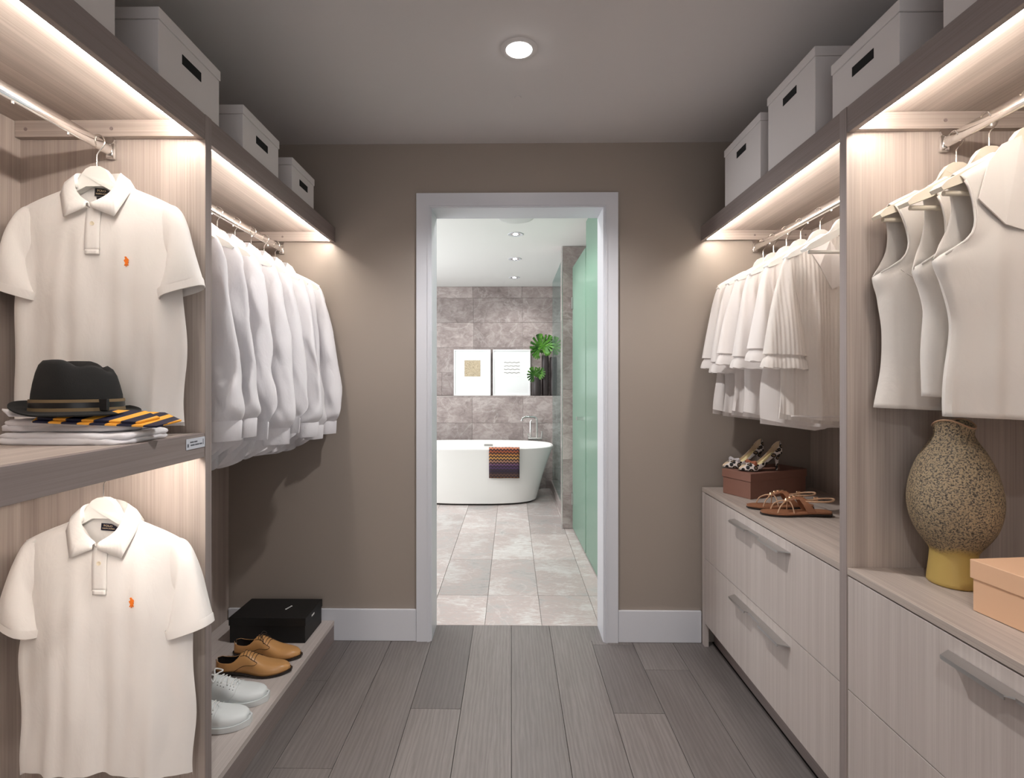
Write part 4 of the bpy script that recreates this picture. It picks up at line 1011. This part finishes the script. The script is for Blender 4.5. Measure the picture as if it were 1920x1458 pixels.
def sole(L, wt, zb, th, extra, mat, parent, name='sole', ns=26, s0=0.0, s1=1.0, under=None):
    rings = []
    for i in range(ns+1):
        s = s0+(s1-s0)*i/ns; W = tab(wt, s)+extra; zt = tab(zb, s)+0.001; zb_ = (zt-th) if under is None else under
        x = L*s+(extra if s > 0.999 else (-extra if s < 0.001 else 0))
        rings.append([(x, -W*0.94, zb_), (x, W*0.94, zb_), (x, W, zb_+0.3*(zt-zb_)), (x, W, zt), (x, -W, zt), (x, -W, zb_+0.3*(zt-zb_))])
    return obj(name, loft(rings, cap0=True, cap1=True), mat, parent, smooth=True, angle=45)
def lace(parent, pts, r, mat, name='lace'):
    return obj(name, tube(crom(pts, 4), r, 6), mat, parent, smooth=True)
def at_ring(rings, s, f, ns=26, n=13, lift=0.002):
    """a point on the upper: s along, f in -1..1 across (0 = the top ridge)"""
    i = min(ns, max(0, round(s*ns))); k = (n-1)*(1-abs(f)); R = rings[i]
    k = min(n-1, max(0, int(round(k)))); p = R[k] if f > 0 else R[len(R)-1-k]
    return (p[0], p[1]*1.03, p[2]+lift)

def oxford(x, y, rz, label, seed):
    t = thing('oxford_shoe', label, 'shoe', (x, y, 0.1015), rz, 'tan leather oxfords on the platform'); L = 0.288
    wt = [(0, 0.010), (0.02, 0.022), (0.06, 0.029), (0.2, 0.032), (0.4, 0.031), (0.6, 0.043), (0.72, 0.046), (0.85, 0.038), (0.94, 0.025), (0.985, 0.012), (1, 0.005)]
    zb = [(0, 0.024), (0.25, 0.024), (0.4, 0.017), (0.6, 0.009), (0.8, 0.009), (1, 0.015)]
    ht = [(0, 0.050), (0.04, 0.056), (0.15, 0.048), (0.25, 0.050), (0.36, 0.070), (0.44, 0.069), (0.58, 0.052), (0.70, 0.039), (0.85, 0.031), (0.94, 0.023), (1, 0.008)]
    op = [(0, 0.7), (0.05, 1.0), (0.15, 1.02), (0.25, 0.95), (0.32, 0.6), (0.355, 0.0), (0.4, 0.0), (1, 0.0)]
    R = shoe_rings(L, wt, zb, ht, op); up = shoe_upper('upper', R, 'tan_leather', t); solidify(up, 0.0025, -1, 'dark_lining')
    shoe_upper('lining', shoe_rings(L, [(a, b_*0.9) for a, b_ in wt], [(a, b_+0.002) for a, b_ in zb], [(a, b_*(0.93 if a < 0.5 else 0.8)) for a, b_ in ht], op), 'dark_lining', t)
    sole(L, wt, zb, 0.009, 0.004, 'dark_sole', t)
    hl = obj('heel', loft([[(0.034+0.034*math.cos(2*PI*k/24)*(1), 0.031*math.sin(2*PI*k/24), z) for k in range(24)] for z in (0.0005, 0.0155)], cap0=True, cap1=True), 'dark_sole', t)
    lc = None
    for q in range(5):
        s = 0.385+0.043*q; a = at_ring(R, s, 0.40); b_ = at_ring(R, s, -0.40); m_ = at_ring(R, s, 0.0, lift=0.0035)
        lace(t, [a, (m_[0], m_[1], m_[2]), b_], 0.0012, 'dark_lace')
    # seam lines of the facing and vamp
    for sg in (1, -1):
        pts_ = [at_ring(R, s, f*sg, lift=0.0) for s, f in ((0.36, 0.30), (0.42, 0.35), (0.50, 0.38), (0.56, 0.45), (0.54, 0.7), (0.44, 0.82), (0.34, 0.90), (0.26, 0.97))]
        lace(t, [(p[0], p[1]*1.01, p[2]+0.0005) for p in pts_], 0.0009, 'dark_lace', 'seam')
    if seed:
        m_ = at_ring(R, 0.38, 0, lift=0.004)
        for sg in (1, -1):
            lace(t, [m_, (m_[0]+0.006, sg*0.014, m_[2]+0.008), (m_[0]+0.016, sg*0.024, m_[2]-0.004), (m_[0]+0.010, sg*0.012, m_[2]-0.004), m_], 0.0012, 'dark_lace')
            lace(t, [m_, (m_[0]+0.014, sg*0.010, m_[2]-0.002), (m_[0]+0.030, sg*0.030, m_[2]-0.024)], 0.0012, 'dark_lace')
    return t
oxford(-1.182, 2.060, 0.10, 'tan leather oxford shoe in front, next to the sneakers', 0)
oxford(-1.185, 2.205, -0.04, 'tan leather oxford shoe with tied bow, in front of the black box', 1)
def sneaker(x, y, rz, label):
    t = thing('sneaker', label, 'shoe', (x, y, 0.1015), rz, 'white sneakers on the platform'); L = 0.285
    wt = [(0, 0.012), (0.02, 0.025), (0.06, 0.032), (0.2, 0.036), (0.4, 0.037), (0.6, 0.046), (0.74, 0.050), (0.87, 0.043), (0.95, 0.031), (0.985, 0.018), (1, 0.010)]
    zb = [(0, 0.022), (0.5, 0.020), (0.85, 0.019), (1, 0.022)]
    ht = [(0, 0.052), (0.05, 0.060), (0.15, 0.050), (0.25, 0.052), (0.34, 0.072), (0.42, 0.070), (0.56, 0.053), (0.68, 0.040), (0.80, 0.034), (0.93, 0.026), (1, 0.010)]
    op = [(0, 0.8), (0.05, 1.0), (0.15, 1.02), (0.25, 0.9), (0.33, 0.45), (0.36, 0.33), (0.5, 0.25), (0.62, 0.16), (0.65, 0.0), (0.7, 0.0), (1, 0.0)]
    R = shoe_rings(L, wt, zb, ht, op); up = shoe_upper('upper', R, 'sneaker_white', t); solidify(up, 0.0035, -1, 'lace_white')
    op2 = [(0, 1.1), (0.25, 1.0), (0.29, 0.3), (0.32, 0.0), (1, 0.0)]
    shoe_upper('tongue', shoe_rings(L, [(a, b_*0.9) for a, b_ in wt], [(a, b_+0.002) for a, b_ in zb], [(a, b_*(0.95 if a < 0.62 else 0.8)) for a, b_ in ht], op2), 'sneaker_white', t)
    sole(L, [(a, b_) for a, b_ in wt], zb, 0.02, 0.005, 'sneaker_sole', t, under=0.0005)
    for q in range(6):
        s = 0.36+0.05*q; a = at_ring(R, s, 0.12); b_ = at_ring(R, s+0.02, -0.12); m_ = ((a[0]+b_[0])/2, 0, max(a[2], b_[2])+0.004)
        lace(t, [(a[0], a[1]+0.006, a[2]-0.002), m_, (b_[0], b_[1]-0.006, b_[2]-0.002)], 0.0027, 'lace_white')
        for f in (0.30, -0.30):
            e = at_ring(R, s, f, lift=-0.001); obj('eyelet', lathe([(0.0004, 0.0006), (0.0016, 0.0006), (0.0022, -0.001)], 10), 'print_grey', t).location = (e[0], e[1], e[2])
    m_ = at_ring(R, 0.36, 0, lift=0.008); m_ = (m_[0], 0, m_[2])
    for sg in (1, -1):
        lace(t, [m_, (m_[0]-0.008, sg*0.022, m_[2]+0.012), (m_[0]+0.012, sg*0.040, m_[2]-0.004), (m_[0]+0.006, sg*0.020, m_[2]-0.002), m_], 0.0026, 'lace_white')
    e1 = [at_ring(R, s, f, lift=0.0) for s, f in ((0.66, 0.0), (0.64, 0.35), (0.66, 0.6), (0.62, 0.8), (0.58, 1.0))]
    for sg in (1, -1): lace(t, [(p[0], p[1]*sg, p[2]+0.0008) for p in e1], 0.0012, 'sneaker_sole', 'seam')
    return t
sneaker(-1.185, 1.735, 0.13, 'white lace-up sneaker nearest the camera on the platform')
sneaker(-1.187, 1.875, 0.10, 'white lace-up sneaker next to the tan oxfords')

# shoe boxes
def shoe_box(x, y, z, hx, hy, h, lid, mat, rz, label, over=0.0035):
    t = thing('shoe_box', label, 'box', (x, y, z), rz)
    obj('body', B(-hx+over, hx-over, -hy+over, hy-over, 0.0005, h-0.004, bev=0.001), mat, t)
    obj('lid', B(-hx, hx, -hy, hy, h-lid, h, bev=0.0015), mat, t)
    return t
bb = shoe_box(-1.098, 2.4135, 0.101, 0.174, 0.104, 0.114, 0.036, 'black_card', 0.0, 'black shoe box on the platform by the back wall')
for k in range(4):
    obj('logo_mark', B(-0.004, 0.004, -0.004, 0.004, 0.1141, 0.1146, bev=0.0008, mtx=Matrix.Translation((0.047+0.0035*k, -0.012+0.0105*k, 0))@Matrix.Rotation(0.3, 4, 'Z')), 'white_print', bb)
obj('logo_mark', B(0.1738, 0.1746, -0.032, 0.000, 0.088, 0.096, bev=0.0003), 'white_print', bb)
BRa = math.atan2(0.213, 0.337)
bx_c = (1.042+0.19*math.cos(BRa)-0.0825*math.sin(BRa), 2.262+0.19*math.sin(BRa)+0.0825*math.cos(BRa)-0.0)
shoe_box(1.171, 2.411, 0.7625, 0.178, 0.080, 0.112, 0.036, 'brown_card', math.radians(24), 'brown shoe box on the far right counter under the pumps')
shoe_box(1.163+0.012, 1.035, 0.7625, 0.125, 0.160, 0.115, 0.042, 'peach_card', math.radians(6), 'peach shoe box on the near right counter in front of the vase', 0.004)

def leopard():
    m, nt, b = newmat('leopard_print')
    v = nt.nodes.new('ShaderNodeTexVoronoi'); v.inputs['Scale'].default_value = 1.0; nt.links.new(mapped(nt, (50, 50, 50)), v.inputs['Vector'])
    r = ramp(nt, [(0, srgb(120, 100, 80)), (0.26, srgb(18, 16, 16)), (0.48, srgb(214, 204, 198))], 'CONSTANT'); nt.links.new(v.outputs['Distance'], r.inputs[0])
    nt.links.new(r.outputs[0], b.inputs['Base Color']); b.inputs['Roughness'].default_value = 0.7
leopard()
def pump(x, y, z, rz, label, bowmat='bow_rust'):
    """heel at x=0, toe at x=L"""
    t = thing('high_heel_pump', label, 'shoe', (x, y, z), rz, 'leopard print pumps on the brown box'); L = 0.205
    wt = [(0, 0.008), (0.03, 0.022), (0.1, 0.026), (0.3, 0.022), (0.5, 0.028), (0.68, 0.037), (0.8, 0.033), (0.92, 0.017), (1, 0.003)]
    zb = [(0, 0.078), (0.12, 0.074), (0.3, 0.050), (0.5, 0.020), (0.65, 0.006), (0.8, 0.003), (1, 0.006)]
    ht = [(0, 0.056), (0.06, 0.054), (0.2, 0.040), (0.4, 0.028), (0.6, 0.030), (0.72, 0.034), (0.85, 0.025), (0.95, 0.014), (1, 0.006)]
    op = [(0, 0.35), (0.04, 0.6), (0.12, 1.0), (0.4, 1.15), (0.6, 0.95), (0.68, 0.5), (0.71, 0.0), (0.75, 0.0), (1, 0.0)]
    R = shoe_rings(L, wt, zb, ht, op); up = shoe_upper('upper', R, 'leopard_print', t); solidify(up, 0.0018, -1, 'insole_beige')
    shoe_upper('lining', shoe_rings(L, [(a, b_*0.93) for a, b_ in wt], [(a, b_+0.001) for a, b_ in zb], [(a, b_*0.96) for a, b_ in ht], op), 'insole_beige', t)
    sole(L, [(a, b_*0.92) for a, b_ in wt], [(a, b_+0.0015) for a, b_ in zb], 0.0022, 0.0, 'insole_gold', t, 'insole')
    sole(L, wt, zb, 0.003, 0.001, 'dark_sole', t)
    hr = []
    for zz_, r_, dx in ((0.0005, 0.0048, 0.018), (0.025, 0.005, 0.017), (0.05, 0.009, 0.018), (0.066, 0.015, 0.019), (0.074, 0.020, 0.021)):
        hr.append([(dx+r_*math.cos(2*PI*k/16), r_*math.sin(2*PI*k/16), zz_) for k in range(16)])
    obj('heel', loft(hr, cap0=True, cap1=True), 'leopard_print', t, smooth=True, angle=50)
    bw = obj('bow', None or loft([[(L*0.70+0.006*math.cos(a), yy, 0.036+kk*math.sin(a)) for a in [2*PI*q/10 for q in range(10)]] for yy, kk in ((-0.036, 0.009), (-0.03, 0.013), (-0.014, 0.010), (0, 0.005), (0.014, 0.010), (0.03, 0.013), (0.036, 0.009))], cap0=True, cap1=True), bowmat, t, smooth=True, angle=50)
    obj('bow_knot', B(L*0.70-0.009, L*0.70+0.009, -0.006, 0.006, 0.029, 0.043, bev=0.004), bowmat, bw)
    return t
ZB2 = 0.7625+0.1125
pump(1.225, 2.375, ZB2, PI+0.16, 'leopard print high heel pump with rust bow, nearer on the brown box')
pump(1.185, 2.465, ZB2, PI+0.20, 'leopard print high heel pump with grey bow, further back on the brown box', 'bow_grey')

def sandal(x, y, rz, label):
    """heel at x=0, toe at x=L"""
    t = thing('sandal', label, 'shoe', (x, y, 0.7625), rz, 'brown leather sandals on the far right counter'); L = 0.255
    wt = [(0, 0.010), (0.03, 0.022), (0.1, 0.029), (0.3, 0.027), (0.5, 0.032), (0.7, 0.041), (0.85, 0.036), (0.95, 0.022), (1, 0.008)]
    zb = [(0, 0.018), (0.3, 0.017), (0.5, 0.013), (0.8, 0.012), (1, 0.014)]
    sole(L, wt, zb, 0.007, 0.0, 'brown_leather', t, 'footbed')
    sole(L, wt, [(a, b_-0.0075) for a, b_ in zb], 0.006, 0.001, 'dark_sole', t)
    obj('heel_block', B(0.004, 0.07, -0.022, 0.022, 0.0005, 0.0115, bev=0.002), 'dark_sole', t)
    # thong strap up the instep, side straps, heel strap
    obj('center_strap', loft([[(px, -wd, pz), (px, wd, pz), (px, wd*0.8, pz+0.006), (px, -wd*0.8, pz+0.006)] for px, pz, wd in [(0.172, 0.046, 0.004), (0.16, 0.054, 0.009), (0.14, 0.064, 0.012), (0.12, 0.068, 0.013), (0.098, 0.062, 0.013), (0.085, 0.052, 0.010)]], cap0=True, cap1=True), 'brown_leather', t, smooth=True, angle=50)
    for q in range(5):
        px = 0.158-0.0135*q; pz = 0.058+0.006*math.sin(q/4*PI)+0.003*q*0.5
        o = obj('stud', lathe([(0.0005, 0.010), (0.0065, 0.008), (0.0095, 0.0), (0.0095, -0.004)], 10, caps=(True, False)), 'gold_metal', t); o.location = (px, 0, pz); o.rotation_euler = (0, 0.2, 0)
    for sg in (1, -1):
        obj('side_strap', tube(crom([(0.162, 0, 0.056), (0.178, sg*0.018, 0.050), (0.196, sg*0.030, 0.036), (0.206, sg*0.034, 0.013)], 5), 0.0026, 6), 'strap_leather', t, smooth=True)
        obj('toe_cord', tube(crom([(0.155, 0, 0.058), (0.150, sg*0.020, 0.045), (0.146, sg*0.034, 0.013)], 5), 0.0022, 6), 'strap_leather', t, smooth=True)
        obj('side_band', loft([[(px-hw, sg*py, pz), (px+hw, sg*py, pz), (px+hw, sg*(py+0.0025), pz+0.001), (px-hw, sg*(py+0.0025), pz+0.001)] for px, py, pz, hw in ((0.118, 0.006, 0.070, 0.010), (0.110, 0.018, 0.062, 0.011), (0.098, 0.026, 0.044, 0.013), (0.086, 0.0275, 0.026, 0.015), (0.078, 0.0270, 0.0165, 0.018))], cap0=True, cap1=True), 'brown_leather', t, smooth=True, angle=60)
    obj('heel_strap', tube(crom([(0.100, 0.020, 0.058), (0.06, 0.034, 0.060), (0.015, 0.030, 0.062), (-0.010, 0.0, 0.066), (0.015, -0.030, 0.060), (0.06, -0.034, 0.052), (0.100, -0.022, 0.056)], 6), 0.0035, 6), 'strap_leather', t, smooth=True)
    obj('buckle', B(0.030, 0.046, -0.041, -0.034, 0.048, 0.064, bev=0.002), 'gold_metal', t)
    return t
sandal(1.222, 1.995, PI-0.10, 'brown leather sandal with gold studs, nearer one on the counter')
sandal(1.215, 2.105, PI-0.06, 'brown leather sandal further back, against the brown box')

# ------------------------------------------------------------------ vase
def vasemat():
    m, nt, b = newmat('speckled_glaze')
    tc = nt.nodes.new('ShaderNodeTexCoord'); sp_ = nt.nodes.new('ShaderNodeSeparateXYZ'); nt.links.new(tc.outputs['Object'], sp_.inputs[0])
    v = nt.nodes.new('ShaderNodeTexVoronoi'); v.feature = 'DISTANCE_TO_EDGE'; v.inputs['Scale'].default_value = 1; nt.links.new(mapped(nt, (230, 230, 210)), v.inputs['Vector'])
    n = noise(nt, mapped(nt, (1, 1, 1)), 260, 3, 0.6); n2 = noise(nt, mapped(nt, (1, 1, 1)), 14, 3)
    r = ramp(nt, [(0.38, srgb(66, 58, 50)), (0.47, srgb(124, 113, 96)), (0.56, srgb(176, 153, 118)), (0.7, srgb(150, 137, 116))]); nt.links.new(n, r.inputs[0])
    hz = mathn(nt, 'ADD', sp_.outputs[2], mathn(nt, 'MULTIPLY', n2, 0.05))
    edge = ramp(nt, [(0.0, (0, 0, 0, 1)), (1.0, (1, 1, 1, 1))])
    nt.links.new(mathn(nt, 'MULTIPLY', mathn(nt, 'SUBTRACT', hz, mathn(nt, 'ADD', 0.096, mathn(nt, 'MULTIPLY', n, 0.02))), 45), edge.inputs[0])
    nt.links.new(mixc(nt, edge.outputs[0], srgb(186, 160, 92), r.outputs[0]), b.inputs['Base Color'])
    b.inputs['Roughness'].default_value = 0.45
    addbump(nt, b, mathn(nt, 'MULTIPLY', n, edge.outputs[0]), 0.9, 0.004)
vasemat()
vs_ = thing('ceramic_vase', 'speckled brown ceramic vase with yellow glazed foot on the near right counter', 'vase', (1.128, 1.335, 0.7625))
vp = [(0.001, 0.0005), (0.066, 0.0005), (0.070, 0.004), (0.067, 0.03), (0.062, 0.070), (0.063, 0.085), (0.078, 0.104), (0.102, 0.135), (0.117, 0.172), (0.1225, 0.21), (0.118, 0.25), (0.104, 0.295), (0.082, 0.335), (0.062, 0.362), (0.052, 0.382), (0.0525, 0.402), (0.055, 0.408), (0.050, 0.406), (0.046, 0.385), (0.055, 0.35), (0.09, 0.28), (0.1, 0.2), (0.05, 0.12), (0.001, 0.11)]
sp2 = crom([(a, b_, 0) for a, b_ in vp[2:16]], 3)
vp2 = [(a*0.8, b_) for a, b_ in vp[:2]]+[(p.x*0.79, p.y) for p in sp2]+[(a*0.79, b_) for a, b_ in vp[16:]]
def rimfn(p, a):
    k = max(0, (p[2]-0.36)/0.048); return (p[0], p[1], p[2]+0.010*k*math.cos(2*(a-0.5)))
vb_ = obj('vessel', lathe(vp2, 64, fn=rimfn), 'speckled_glaze', vs_, smooth=True, angle=60)
obj('rim', tube([(0.0425*math.cos(2*PI*k/48), 0.0425*math.sin(2*PI*k/48), 0.4075+0.010*math.cos(2*(2*PI*k/48-0.5))) for k in range(49)], 0.0022, 6, caps=False), 'strap_leather', vs_, smooth=True)
